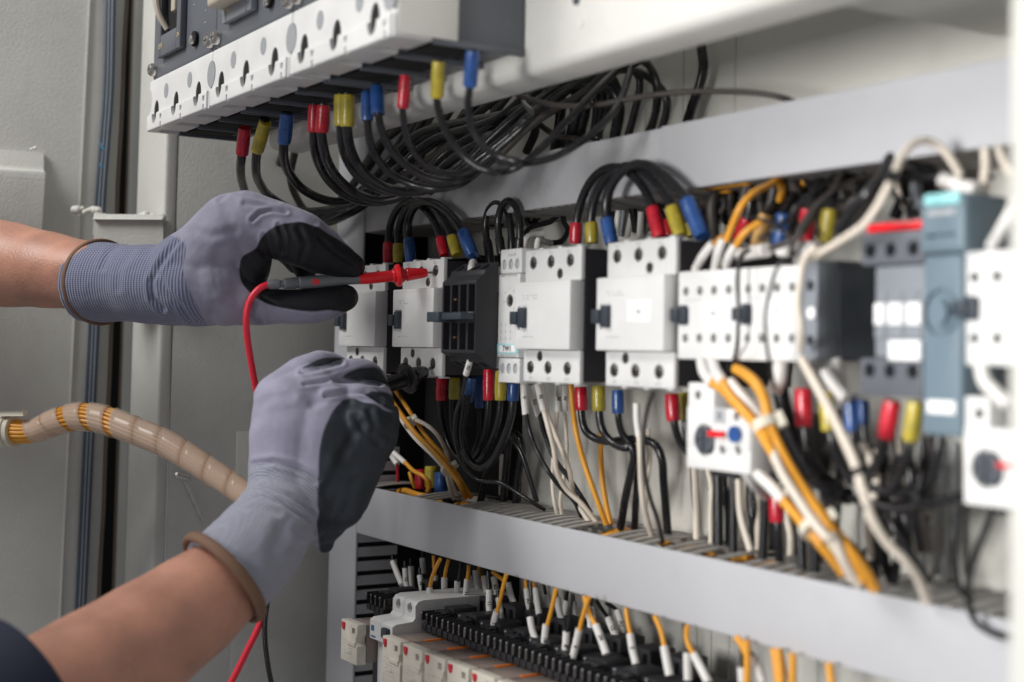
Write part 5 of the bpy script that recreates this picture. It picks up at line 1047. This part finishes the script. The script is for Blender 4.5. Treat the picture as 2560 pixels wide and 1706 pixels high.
for i, (fr, fp, wp, c, w) in enumerate(rows):
    n_ = 'from the left' 
    if wp is None: wp = [(fp[0][0]-4, fp[0][1]-60), (fp[0][0], fp[0][1]+5)]
    colname = {'k':'black','o':'orange'}[c]
    W('%s wire ending in a white sleeve above the sockets, number %d from the left' % (colname, i+1), {'k':'cable','o':'corange'}[c], .0028 if c == 'k' else .0032, [(fr, [(x, y, w) for x, y in wp])], [('ferr', fr, [(x, y, w) for x, y in fp], .0050)+(('ferrule',txt[i]) if txt[i] else ())], SGr, name='wire', cat='wire')
for i, l in enumerate(([(1568,1010),(1575,1180),(1570,1380)],[(1795,1080),(1815,1220),(1835,1380)],[(1832,1080),(1850,1220),(1862,1380)],[(1955,1120),(1957,1250),(1952,1380)],[(2262,1200),(2270,1290),(2285,1380)],[(1485,990),(1535,1050),(1560,1120)])):
    W('bare orange wire below the lower duct at the right, %s from the left' % NT[(1,2,3,4,5,0)[i]], 'corange', .0042, [('ZG',[(x,y,-.02) for x,y in l])], group='bare orange wires at the lower right', name='wire', cat='wire')
# ------------------------------------------------------------------ the person: two gloved hands and forearms
def C3(fr, l):
    s = FR[fr][2]; return [at(fr, q[0], q[1], d=q[3]) for q in l], [q[2]/s*q[3]/FPX for q in l]
def proj_np(V_):
    D_ = V_ - np.array(CAMP); z = D_ @ np.array(CF)
    return np.stack([1280 + FPX*(D_ @ np.array(CR))/z, 853+SY - FPX*(D_ @ np.array(CUP))/z], 1)
def sdist(pts, poly):
    """signed distance to a closed outline, positive inside"""
    p = np.array(poly, float); q = np.roll(p, -1, 0); best = np.full(len(pts), 1e9); ins = np.zeros(len(pts), bool)
    for a, b in zip(p, q):
        e = b-a; t = np.clip(((pts-a) @ e)/max(1e-9, e @ e), 0, 1); d = np.linalg.norm(pts-(a+t[:,None]*e), axis=1); best = np.minimum(best, d)
        c = ((a[1] > pts[:,1]) != (b[1] > pts[:,1])); xx = (b[0]-a[0])*(pts[:,1]-a[1])/((b[1]-a[1]) or 1e-9)+a[0]; ins ^= (c & (pts[:,0] < xx))
    return np.where(ins, best, -best)
def ldist(pts, line):
    best = np.full(len(pts), 1e9)
    p = np.array(line, float)
    for a, b in zip(p[:-1], p[1:]):
        e = b-a; t = np.clip(((pts-a) @ e)/max(1e-9, e @ e), 0, 1); best = np.minimum(best, np.linalg.norm(pts-(a+t[:,None]*e), axis=1))
    return best
def smooth_poly(poly, n=6):
    p = [Vector((x, y, 0)) for x, y in poly]; c, _ = spline(p+[p[0]], [1]*(len(p)+1), 12); return [(q.x, q.y) for q in c[:-1]]
def organic(fr, chains, vox, smooth, creases=(), zones=(), axis=None, folds=0, fscale=60):
    bm = nb()
    for ci, l in enumerate(chains):
        P_, R_ = C3(fr, l); tube(bm, P_, R_, n=28, step=.004, cap='end' if ci == 0 else 'round')
    a = link('tmp', mesh_from(bm, 'tmp', None))
    m1 = a.modifiers.new('r', 'REMESH'); m1.mode = 'VOXEL'; m1.voxel_size = vox
    m2 = a.modifiers.new('s', 'SMOOTH'); m2.factor = .6; m2.iterations = smooth
    bpy.context.view_layer.update()
    me = bpy.data.meshes.new_from_object(a.evaluated_get(bpy.context.evaluated_depsgraph_get())); bpy.data.objects.remove(a)
    n = len(me.vertices); co_ = np.empty(n*3); me.vertices.foreach_get('co', co_); co_ = co_.reshape(-1,3)
    no = np.empty(n*3); me.vertex_normals.foreach_get('vector', no); no = no.reshape(-1,3)
    pp = proj_np(co_); ox, oy, s = FR[fr]; zp = (pp-np.array([ox,oy]))*s
    facing = np.clip(((np.array(CAMP)-co_)/np.linalg.norm(np.array(CAMP)-co_, axis=1)[:,None]*no).sum(1)*2.2, 0, 1)
    dis = np.zeros(n)
    for line, wd, dp in creases:
        d = ldist(zp, line); dis += -dp*np.exp(-(d/wd)**2) + dp*.5*np.exp(-((d-wd*2.1)/wd)**2)
    co_ = co_ + no*(dis*facing)[:,None]
    if folds:
        from mathutils import noise
        f = np.array([noise.fractal(Vector(c)*fscale, .6, 2.1, 3) for c in co_]); co_ = co_ + no*(f*folds)[:,None]
    me.vertices.foreach_set('co', co_.reshape(-1))
    for nm, poly in zones:
        at_ = me.attributes.new(nm, 'FLOAT', 'POINT'); at_.data.foreach_set('value', sdist(zp, smooth_poly(poly)).astype(np.float32))
    if axis:
        A_, B_ = at(fr, *axis[0][:2], d=axis[0][2]), at(fr, *axis[1][:2], d=axis[1][2]); t = np.array((B_-A_).normalized())
        at_ = me.attributes.new('along', 'FLOAT', 'POINT'); at_.data.foreach_set('value', ((co_-np.array(A_)) @ t).astype(np.float32))
        e = np.cross(t, np.array((0,0,1.))); e /= np.linalg.norm(e); g = np.cross(t, e); rel = co_-np.array(A_)
        # angle about the (bending) axis
        at_ = me.attributes.new('around', 'FLOAT', 'POINT'); at_.data.foreach_set('value', (rel @ g).astype(np.float32))
    me.update()
    for p in me.polygons: p.use_smooth = True
    return me
def glove_mat(name, base, knit, coat, ribs, croughness=.5, dots=.5, soft=5):
    m = bpy.data.materials.new(name); m.use_nodes = True; nt = m.node_tree; n = nt.nodes; l = nt.links; b = n['Principled BSDF']
    def attr(k): a = n.new('ShaderNodeAttribute'); a.attribute_name = k; return a.outputs['Fac']
    def math_(op, a, c=None, v=None):
        q = n.new('ShaderNodeMath'); q.operation = op
        if isinstance(a, (int, float)): q.inputs[0].default_value = a
        else: l.new(a, q.inputs[0])
        if c is not None:
            if isinstance(c, (int, float)): q.inputs[1].default_value = c
            else: l.new(c, q.inputs[1])
        return q.outputs[0]
    def ramp(v, lo, hi, a=0., c=1.):
        q = n.new('ShaderNodeMapRange'); q.inputs['From Min'].default_value = lo; q.inputs['From Max'].default_value = hi; q.inputs['To Min'].default_value = a; q.inputs['To Max'].default_value = c; l.new(v, q.inputs['Value']); return q.outputs[0]
    def mixc(f, a, c):
        q = n.new('ShaderNodeMix'); q.data_type = 'RGBA'; l.new(f, q.inputs['Factor'])
        for s_, v in (('A', a), ('B', c)):
            if isinstance(v, tuple): q.inputs[s_].default_value = (*v, 1)
            else: l.new(v, q.inputs[s_])
        return q.outputs['Result']
    tc = n.new('ShaderNodeTexCoord'); nz = n.new('ShaderNodeTexNoise'); nz.inputs['Scale'].default_value = 45; nz.inputs['Detail'].default_value = 7; l.new(tc.outputs['Object'], nz.inputs['Vector'])
    fz = n.new('ShaderNodeTexNoise'); fz.inputs['Scale'].default_value = 900; fz.inputs['Detail'].default_value = 3; l.new(tc.outputs['Object'], fz.inputs['Vector'])
    wob = math_('MULTIPLY', math_('SUBTRACT', nz.outputs['Fac'], .5), 14.)
    kn = ramp(math_('ADD', attr('knit'), wob), -2, 2); ct = ramp(math_('ADD', attr('coat'), wob), -soft, soft)
    al = attr('along'); ar = attr('around')
    rib = math_('SINE', math_('MULTIPLY', math_('ADD', al, math_('MULTIPLY', nz.outputs['Fac'], .0012)), 2*math.pi/ribs))
    st = math_('SINE', math_('MULTIPLY', ar, 2*math.pi/.0019))
    dot = math_('MULTIPLY', ramp(rib, .1, .9), ramp(st, -.2, .8))
    kb = mixc(math_('MULTIPLY', dot, dots), tuple(x*.80 for x in knit), tuple(min(1, x*1.75) for x in knit))
    kb = mixc(ramp(rib, -1, -.3, .55, 0.), kb, tuple(x*.42 for x in knit))
    lb = mixc(ramp(nz.outputs['Fac'], .3, .72), tuple(x*.86 for x in base), tuple(x*1.12 for x in base))
    cb = mixc(ramp(nz.outputs['Fac'], .35, .7), coat, tuple(x*1.6 for x in coat))
    c1_ = mixc(kn, lb, kb); c2_ = mixc(ct, c1_, cb); l.new(c2_, b.inputs['Base Color'])
    b.inputs['Roughness'].default_value = .8; l.new(ramp(ct, 0, 1, .85, croughness), b.inputs['Roughness'])
    l.new(ramp(ct, 0, 1, .25, .0), b.inputs['Sheen Weight']); b.inputs['Sheen Roughness'].default_value = .5; b.inputs['Specular IOR Level'].default_value = .35
    hgt = math_('ADD', math_('MULTIPLY', math_('MULTIPLY', rib, kn), .55), math_('MULTIPLY', fz.outputs['Fac'], .35))
    bp = n.new('ShaderNodeBump'); bp.inputs['Strength'].default_value = .55; bp.inputs['Distance'].default_value = .0012; l.new(hgt, bp.inputs['Height']); l.new(bp.outputs['Normal'], b.inputs['Normal'])
    return m
def ring(fr, c, e1, e2, r, m, parent, name='cuff_trim'):
    """c=(x,y,d); e1,e2 world vectors"""
    c = at(fr, c[0], c[1], d=c[2]); bm = nb(); n = 56; k = 12; R_ = []
    nrm = e1.cross(e2).normalized(); rnd = random.Random(4)
    for i in range(n):
        a = 2*math.pi*i/n; rad = e1*math.cos(a)+e2*math.sin(a); p = c+rad*(1+.012*math.sin(3*a+1)); o = rad.normalized()
        R_.append([bm.verts.new(p+(o*math.cos(2*math.pi*j/k)+nrm*1.5*math.sin(2*math.pi*j/k))*r) for j in range(k)])
    for i in range(n):
        for j in range(k): bm.faces.new((R_[i][j], R_[(i+1)%n][j], R_[(i+1)%n][(j+1)%k], R_[i][(j+1)%k]))
    bmesh.ops.recalc_face_normals(bm, faces=bm.faces[:])
    return part(name, bm, m, parent, sharp=60)
G1 = glove_mat('glove_cloth_sharp', (.28,.27,.355), (.21,.225,.33), (.009,.0095,.013), .0032, .5, 1.0)
G2 = glove_mat('glove_cloth', (.345,.335,.44), (.42,.43,.53), (.026,.032,.041), .0022, .6, .25, 5)
person = thing('person', 'person with bare forearms and grey gloves with dark palms, testing a contactor with two probes', 'person', at('Z4', 0, 490, d=1.44))
# arms
me = organic('Z4', [[(-900,380,330,1.50),(-400,440,292,1.48),(0,492,257,1.45),(250,525,230,1.42),(450,556,210,1.395),(750,600,185,1.36)]], .004, 6, creases=(([(-300,700),(100,640),(350,600)],60,.0006),))
o = link('arm', me, person); me.materials.append(M['skin']); o['label'] = 'bare forearm reaching in level from the left'
me = organic('ZL', [[(-900,2300,470,.93),(-350,2000,420,.99),(130,1760,385,1.03),(420,1575,352,1.065),(710,1378,314,1.10),(965,1200,280,1.13),(1169,1035,240,1.155),(1270,930,215,1.175)]], .005, 6)
o = link('arm', me, person); me.materials.append(M['skin']); o['label'] = 'bare forearm rising from the lower left'
# navy sleeve
P_, R_ = C3('ZL', [(-1000,2450,540,.90),(-500,2080,490,.955),(-150,1830,455,.99),(60,1660,432,1.01),(150,1595,420,1.02)])
bm = nb(); tube(bm, P_, R_, n=40, step=.01)
part('sleeve', bm, 'navy', person)
# glove of the upper hand
ch1 = [
 [(505,600,238,1.392),(600,602,238,1.383),(760,608,226,1.366),(900,614,236,1.350),(1040,618,240,1.338),(1150,605,255,1.330)],
 [(1080,560,235,1.335),(1230,440,225,1.325),(1370,270,200,1.318),(1440,235,178,1.315)],
 [(1430,240,180,1.315),(1600,288,170,1.312),(1750,340,165,1.312),(1875,408,146,1.320),(1985,470,110,1.330),(2068,510,82,1.338)],
 [(1150,605,258,1.330),(1330,645,230,1.325),(1430,700,160,1.322)],
 [(1300,600,240,1.325),(1440,560,128,1.325),(1475,430,125,1.320),(1440,300,150,1.318)],
 [(1350,690,180,1.322),(1500,738,118,1.318),(1650,745,103,1.318),(1800,744,104,1.322),(1930,722,102,1.328),(2030,692,80,1.335)],
 [(1480,300,130,1.345),(1640,360,105,1.368),(1735,420,80,1.375),(1790,530,62,1.372),(1810,600,52,1.366)],
 [(1440,280,130,1.365),(1600,300,100,1.395),(1760,380,78,1.41),(1840,500,60,1.405)],
 [(1400,300,120,1.38),(1560,330,90,1.42),(1680,420,70,1.435),(1740,500,55,1.43)],
]
creases1 = (([(1485,235),(1530,195),(1600,178),(1680,190)],11,.0022),([(1440,140),(1560,150),(1700,185),(1850,260)],14,.0011),([(1290,120),(1360,60),(1500,105),(1640,130)],12,.0012),
 ([(1045,355),(1000,410),(940,500),(890,600),(900,700),(960,760)],15,.0024),([(940,560),(985,660),(1060,740),(1120,830)],14,.0012),([(700,380),(640,430),(600,520)],16,.0012),([(780,420),(700,520),(690,640)],20,.0008),
 ([(1640,270),(1665,340),(1660,420)],12,.0018),([(1555,330),(1570,420),(1590,470)],12,.0018),([(1760,290),(1800,380),(1770,470)],16,.0014),([(1510,700),(1530,780),(1545,840)],12,.0012),([(1430,450),(1480,540),(1560,600)],14,.0012),
 ([(1880,340),(1960,420),(2080,500)],12,.0010),([(1540,690),(1640,740),(1800,770),(1940,765)],9,.0010),([(1300,420),(1260,520),(1270,640)],30,.0010),([(1150,300),(1250,330),(1380,300)],22,.0008))
coat1 = [(1405,530),(1425,455),(1500,405),(1535,345),(1600,285),(1700,252),(1830,262),(1950,325),(2090,415),(2230,470),(2250,620),(2200,740),(2080,780),(1940,768),(1850,775),(1700,760),(1560,725),(1480,672),(1425,610)]
knit1 = [(300,200),(1010,330),(1090,385),(1075,520),(1110,640),(1180,780),(1230,900),(1200,980),(300,980)]
me = organic('Z4', ch1, .0017, 7, creases1, (('coat', coat1), ('knit', knit1)), axis=((505,600,1.392),(1100,610,1.335)), folds=.0004, fscale=38)
me.materials.append(G1); g1 = link('glove', me, person); g1['label'] = 'grey glove with black coated fingers pinching the red probe'
nx = (CR*.788 - CF*.615).normalized(); e1 = (-CR*.615 - CF*.788)*.0410; e2 = CUP*.0405
ring('Z4', (590,600,1.387), e1, e2, .0021, 'trim', g1)
# glove of the lower hand
ch2 = [
 [(285,1100,228,1.148),(370,1020,222,1.162),(450,930,212,1.18),(530,810,192,1.200),(565,700,170,1.215),(585,560,178,1.225),(592,430,183,1.23),(585,330,165,1.235)],
 [(590,320,160,1.235),(700,250,135,1.25)],
 [(755,935,42,1.235),(750,870,95,1.232),(765,780,160,1.23),(795,690,175,1.235),(835,600,172,1.24),(880,490,172,1.245),(898,400,180,1.25),(890,330,140,1.255)],
 [(640,760,170,1.215),(700,600,190,1.228),(720,450,195,1.235),(740,340,165,1.245)],
 [(540,270,115,1.243),(630,175,88,1.258),(715,118,66,1.275),(790,112,52,1.298),(845,150,45,1.32),(860,210,42,1.33)],
 [(690,240,100,1.248),(820,170,74,1.265),(925,140,56,1.282),(985,172,48,1.30),(1005,225,42,1.318)],
 [(790,290,92,1.245),(920,245,62,1.262),(1000,238,46,1.275),(1030,275,42,1.288),(1035,330,40,1.30)],
 [(890,350,110,1.248),(1000,330,72,1.255),(1030,400,58,1.262),(1010,470,50,1.27)],
 [(950,520,110,1.245),(1020,470,62,1.25),(1050,400,46,1.258),(1060,330,36,1.27)],
]
creases2 = (([(410,575),(520,560),(640,590),(720,640)],13,.0022),([(400,600),(480,590),(600,615),(700,660)],10,.0008),([(385,690),(480,680),(600,720),(700,790)],11,.0016),([(340,745),(450,715),(560,745),(680,830)],13,.0018),([(320,780),(430,760),(540,800)],14,.0010),
 ([(740,830),(690,900),(640,880)],22,.0022),([(560,870),(520,960),(540,1050)],30,.0014),([(650,150),(740,130),(830,105)],9,.0024),([(660,205),(760,190),(830,165),(960,130)],8,.0014),([(800,190),(900,190),(1010,205)],9,.0026),([(760,255),(860,240),(940,240),(1010,285)],9,.0020),
 ([(900,360),(940,420),(1000,470)],16,.0024),([(960,330),(980,420),(1060,450)],14,.0020),([(820,560),(880,440),(930,380)],18,.0014),([(760,700),(800,620),(830,520)],20,.0014),([(890,650),(860,760),(800,860)],22,.0012),([(450,300),(520,260),(600,250)],20,.0008),([(700,300),(780,260),(860,280)],16,.0010))
B2 = [(733,975),(722,860),(722,760),(726,600),(735,470),(765,375),(812,300),(865,266),(930,285),(985,300),(1045,330),(1110,330),(1160,500),(1100,700),(960,900),(820,1010)]
T1 = [(655,133),(700,100),(760,82),(815,80),(845,98),(800,112),(730,125)]
T2 = [(820,176),(880,140),(950,124),(1000,128),(1035,180),(1060,215),(1010,203),(900,186)]
T3 = [(930,243),(990,238),(1045,245),(1090,280),(1090,330),(1045,318),(990,290)]
me = organic('ZH', ch2, .0016, 6, creases2, (('c0', B2), ('c1', T1), ('c2', T2), ('c3', T3), ('knit', [(60,760),(200,700),(405,575),(560,570),(740,640),(742,1000),(700,1300),(300,1500)])), axis=((285,1100,1.148),(560,720,1.215)), folds=.0004, fscale=36)
n_ = len(me.vertices); arrs = []
for k in ('c0','c1','c2','c3'):
    a_ = np.empty(n_, np.float32); me.attributes[k].data.foreach_get('value', a_); arrs.append(a_)
mx_ = np.maximum.reduce(arrs)
for k in ('c0','c1','c2','c3'): me.attributes.remove(me.attributes[k])
at_ = me.attributes.new('coat', 'FLOAT', 'POINT'); at_.data.foreach_set('value', mx_)
me.materials.append(G2); g2 = link('glove', me, person); g2['label'] = 'grey glove with dark coated palm guiding the black probe'
lat = (CR*.75 + CUP*.66); maj = (CR*.66 - CUP*.75)
e1 = (lat*.52 - CF*.854)*.0425; e2 = maj*.0430
ring('ZH', (296,1088,1.150), e1, e2, .0033, 'trim', g2)

# ------------------------------------------------------------------ test probes
def probe(name, label, fr, body, neck, guard, tipb, tip, mh, mg, r, lead, lm, lr, dot=None):
    t = thing(name, label, 'test probe', body[0])
    bm = nb(); lathe(bm, body[0], body[1], [(0,r*.55),(.03,r*.80),(.12,r*.85),(.13,r*.62),(.17,r*.62),(.18,r*.92),(.30,r*1.0),(.31,r*.9),(.33,r*.9),(.34,r*1.06),(.60,r*1.1),(.75,r*.95),(.90,r*.85),(1,r*.9)], n=24); h = part('handle', bm, mh, t)
    bm = nb(); lathe(bm, body[1], tipb, [(0,r*.92),(.10,r*1.02),(.48,r*1.0),(.50,r*1.25),(.53,r*1.25),(.545,r*1.9),(.58,r*2.05),(.605,r*1.9),(.62,r*1.3),(.655,r*1.3),(.66,r*1.0),(.68,r*1.0),(.70,r*1.2),(.96,r*.85),(1,r*.7)], n=28); g = part('guard', bm, mg, t)
    bm = nb(); lathe(bm, tipb, tip, [(0,r*.25),(.8,r*.22),(1,r*.06)], n=12); part('tip', bm, 'metal', t)
    bm = nb(); tube(bm, lead, lr, n=14, step=.006); part('lead', bm, lm, t, sharp=60)
    if dot is not None:
        p, ax = dot; vd_ = (CAMP-p).normalized(); vd_ = (vd_-ax*vd_.dot(ax)).normalized(); sd = ax.cross(vd_)
        bm = nb(); vs = [bm.verts.new(p+vd_*(r*1.04)+ax*math.cos(a)*.0034+sd*math.sin(a)*.0030 - vd_*.0006*math.sin(a)**2) for a in [2*math.pi*i/20 for i in range(20)]]
        f_ = bm.faces.new(vs); q = bmesh.ops.extrude_face_region(bm, geom=[f_]); 
        for v_ in q['geom']:
            if isinstance(v_, bmesh.types.BMVert): v_.co += vd_*.0006
        bmesh.ops.recalc_face_normals(bm, faces=bm.faces[:]); part('dot', bm, 'probered', h)
    return t
a = at('Z4',1572,618,d=1.300); b = at('Z4',2112,584,d=1.338); c = at('Z5',762,662,d=1.358); tp = at('Z5',832,660,w=-.006)
ax = (b-a).normalized(); pd = a.lerp(b, .50)
lead = P('Z4', [(1580,617,1.301),(1540,630,1.298),(1500,665,1.296),(1462,730,1.295),(1448,820,1.295),(1455,930,1.30),(1475,1060,1.305),(1500,1200,1.31)], d=True) + P('ZH', [(455,300,1.315),(480,500,1.32),(500,700,1.325),(510,900,1.325),(505,1100,1.325),(465,1280,1.32),(400,1420,1.315),(330,1560,1.31),(250,1700,1.30)], d=True)
probe('red_test_probe', 'red and grey test probe pinched by the upper glove, its tip in the second contactor', 'Z4', (a, b), None, None, c, tp, 'probegrey', 'probered', .0054, lead, 'leadred', .0031, (pd, ax))
a = at('ZH',960,235,d=1.292); b = at('Z5',440,1480,d=1.318); c = at('Z5',752,1368,d=1.352); tp = at('Z5',822,1318,w=-.006)
lead = [a] + P('ZH', [(900,300,1.31),(800,500,1.33),(700,700,1.335),(600,900,1.335),(520,1100,1.33),(486,1240,1.32),(480,1350,1.315),(490,1460,1.31),(512,1580,1.305),(560,1750,1.30)], d=True)
probe('black_test_probe', 'black test probe held by the lower glove against the bottom of the second contactor', 'ZH', (a, b), None, None, c, tp, 'black', 'cable', .0074, lead, 'cable', .0024)

# ------------------------------------------------------------------ spiral wrapped harness on the left
hs = thing('wire_harness', 'bundle of orange wires in a milky spiral wrap crossing from the door to the cabinet', 'cable harness', at('ZL', 0, 268, d=1.5))
ctl = [(-250,300,1.52),(-80,275,1.51),(60,266,1.50),(130,270,1.495),(200,258,1.49),(280,222,1.48),(380,194,1.47),(460,192,1.46),(560,212,1.45),(650,244,1.44),(760,288,1.43),(870,335,1.42),(980,402,1.41),(1100,478,1.40),(1210,552,1.39),(1320,630,1.38),(1450,740,1.37)]
hp, hr = C3('ZL', [(x, y, 74, d) for x, y, d in ctl]); Rr = [.0140,.0140,.0138,.0130,.0132,.0142,.0148,.0148,.0148,.0142,.0138,.0136,.0132,.0128,.0124,.012,.012]
C_, R_ = spline(hp, Rr, .003); T_, N_ = frames(C_)
def offset(rad, ang, i): t = T_[i]; nn = N_[i]; return C_[i] + (nn*math.cos(ang)+t.cross(nn)*math.sin(ang))*rad
random.seed(9)
nw = 18
for k in range(nw):
    a0 = 2*math.pi*k/nw; pts = [offset(R_[i]*.80, a0+.012*i*.5, i) for i in range(0, len(C_), 3)]
    bm = nb(); tube(bm, pts, .0020, n=8, step=.02); part('wire', bm, 'corange' , hs)
bm = nb(); tube(bm, C_[::3], [r*.62 for r in R_[::3]], n=12, step=.02); part('core', bm, 'core', hs)
# ribbon
L_ = [0]
for i in range(1, len(C_)): L_.append(L_[-1]+(C_[i]-C_[i-1]).length)
def atL(s):
    import bisect
    i = min(len(L_)-2, max(0, bisect.bisect(L_, s)-1)); f = (s-L_[i])/max(1e-9, L_[i+1]-L_[i]); return C_[i].lerp(C_[i+1], f), T_[i], N_[i], R_[i]
bm = nb(); s0 = .086; prev = None; turns = 0.0; rows_ = []
segs_ = []
# pitch opens near the middle and closes towards the right
s = s0; th = 0
while s < L_[-1]-.03:
    p_ = .030
    cov = .97 if s < .118 else (.70 if s < .205 else .985)
    row = []
    for j in range(5):
        sj = s + p_*cov*j/4; c, t, nn, r = atL(sj); bb = t.cross(nn)
        row.append(c + (nn*math.cos(th)+bb*math.sin(th))*(r*1.04))
    rows_.append(row); s += p_/36; th += 2*math.pi/36
vr = [[bm.verts.new(p) for p in row] for row in rows_]
for i in range(len(vr)-1):
    for j in range(4): bm.faces.new((vr[i][j], vr[i+1][j], vr[i+1][j+1], vr[i][j+1]))
o = part('spiral_wrap', bm, 'wrap', hs, sharp=60)
md = o.modifiers.new('thick', 'SOLIDIFY'); md.thickness = .0009
for xx in (30, 62):
    c = at('ZL', xx, 266, d=1.5); lathe_b = nb(); tx = (at('ZL', 130, 270, d=1.495)-at('ZL', -60, 272, d=1.51)).normalized()
    lathe(lathe_b, c-tx*.0045, c+tx*.0045, [(0,.0158),(0,.0172),(1,.0172),(1,.0158)], n=32); part('tie', lathe_b, 'tie', hs)
bm = nb(); c0 = at('ZL', 50, 178, d=1.49); obox(bm, c0, tx, Vector((0,0,1)), tx.cross(Vector((0,0,1))), (-.010,.020), (-.002,.003), (-.004,.004), .001); part('tie_tail', bm, 'tie', hs)
# ------------------------------------------------------------------ camera, lights, world
cd = bpy.data.cameras.new('camera'); co = bpy.data.objects.new('camera', cd); COL.objects.link(co); sc.camera = co
cd.sensor_width = 36; cd.lens = FPX*36/2560; cd.shift_y = SY/2560
mw = Matrix((( CR.x, CUP.x, -CF.x, CAMP.x), (CR.y, CUP.y, -CF.y, CAMP.y), (CR.z, CUP.z, -CF.z, CAMP.z), (0,0,0,1)))
co.matrix_world = mw; cd.clip_start = .05; cd.clip_end = 60
cd.dof.use_dof = True; cd.dof.focus_distance = 1.38; cd.dof.aperture_fstop = 3.4; cd.dof.aperture_blades = 9
def area(name, loc, target, size, power, col=(1,1,1), sy=None):
    l = bpy.data.lights.new(name, 'AREA'); l.energy = power; l.size = size; l.color = col
    if sy: l.shape = 'RECTANGLE'; l.size_y = sy
    o = bpy.data.objects.new(name, l); COL.objects.link(o); o.location = loc
    o.rotation_euler = (Vector(target)-Vector(loc)).to_track_quat('-Z', 'Y').to_euler(); return o
k_ = area('key_lamp', B(.80, .06, 1.6), B(.76, .02, .0), .45, 3.6, (1,.985,.96)); k_.data.spread = math.radians(58)  # unseen lamp, spread narrowed in place of the worker's shadow on the left
area('fill_lamp', B(-.25, 1.0, 1.15), B(-.35, .1, 0), .6, 17.5, (1,.985,.96))  # unseen fill lamp added to brighten the door and the hands
w = bpy.data.worlds.new('World'); sc.world = w; w.use_nodes = True
w.node_tree.nodes['Background'].inputs[0].default_value = (.90,.91,.97,1); w.node_tree.nodes['Background'].inputs[1].default_value = .22
sc.view_settings.view_transform = 'Standard'; sc.view_settings.look = 'None'; sc.view_settings.gamma = 1; sc.view_settings.exposure = 0
sc.cycles.use_denoising = True
sc.cycles.max_bounces = 8; sc.cycles.transparent_max_bounces = 16
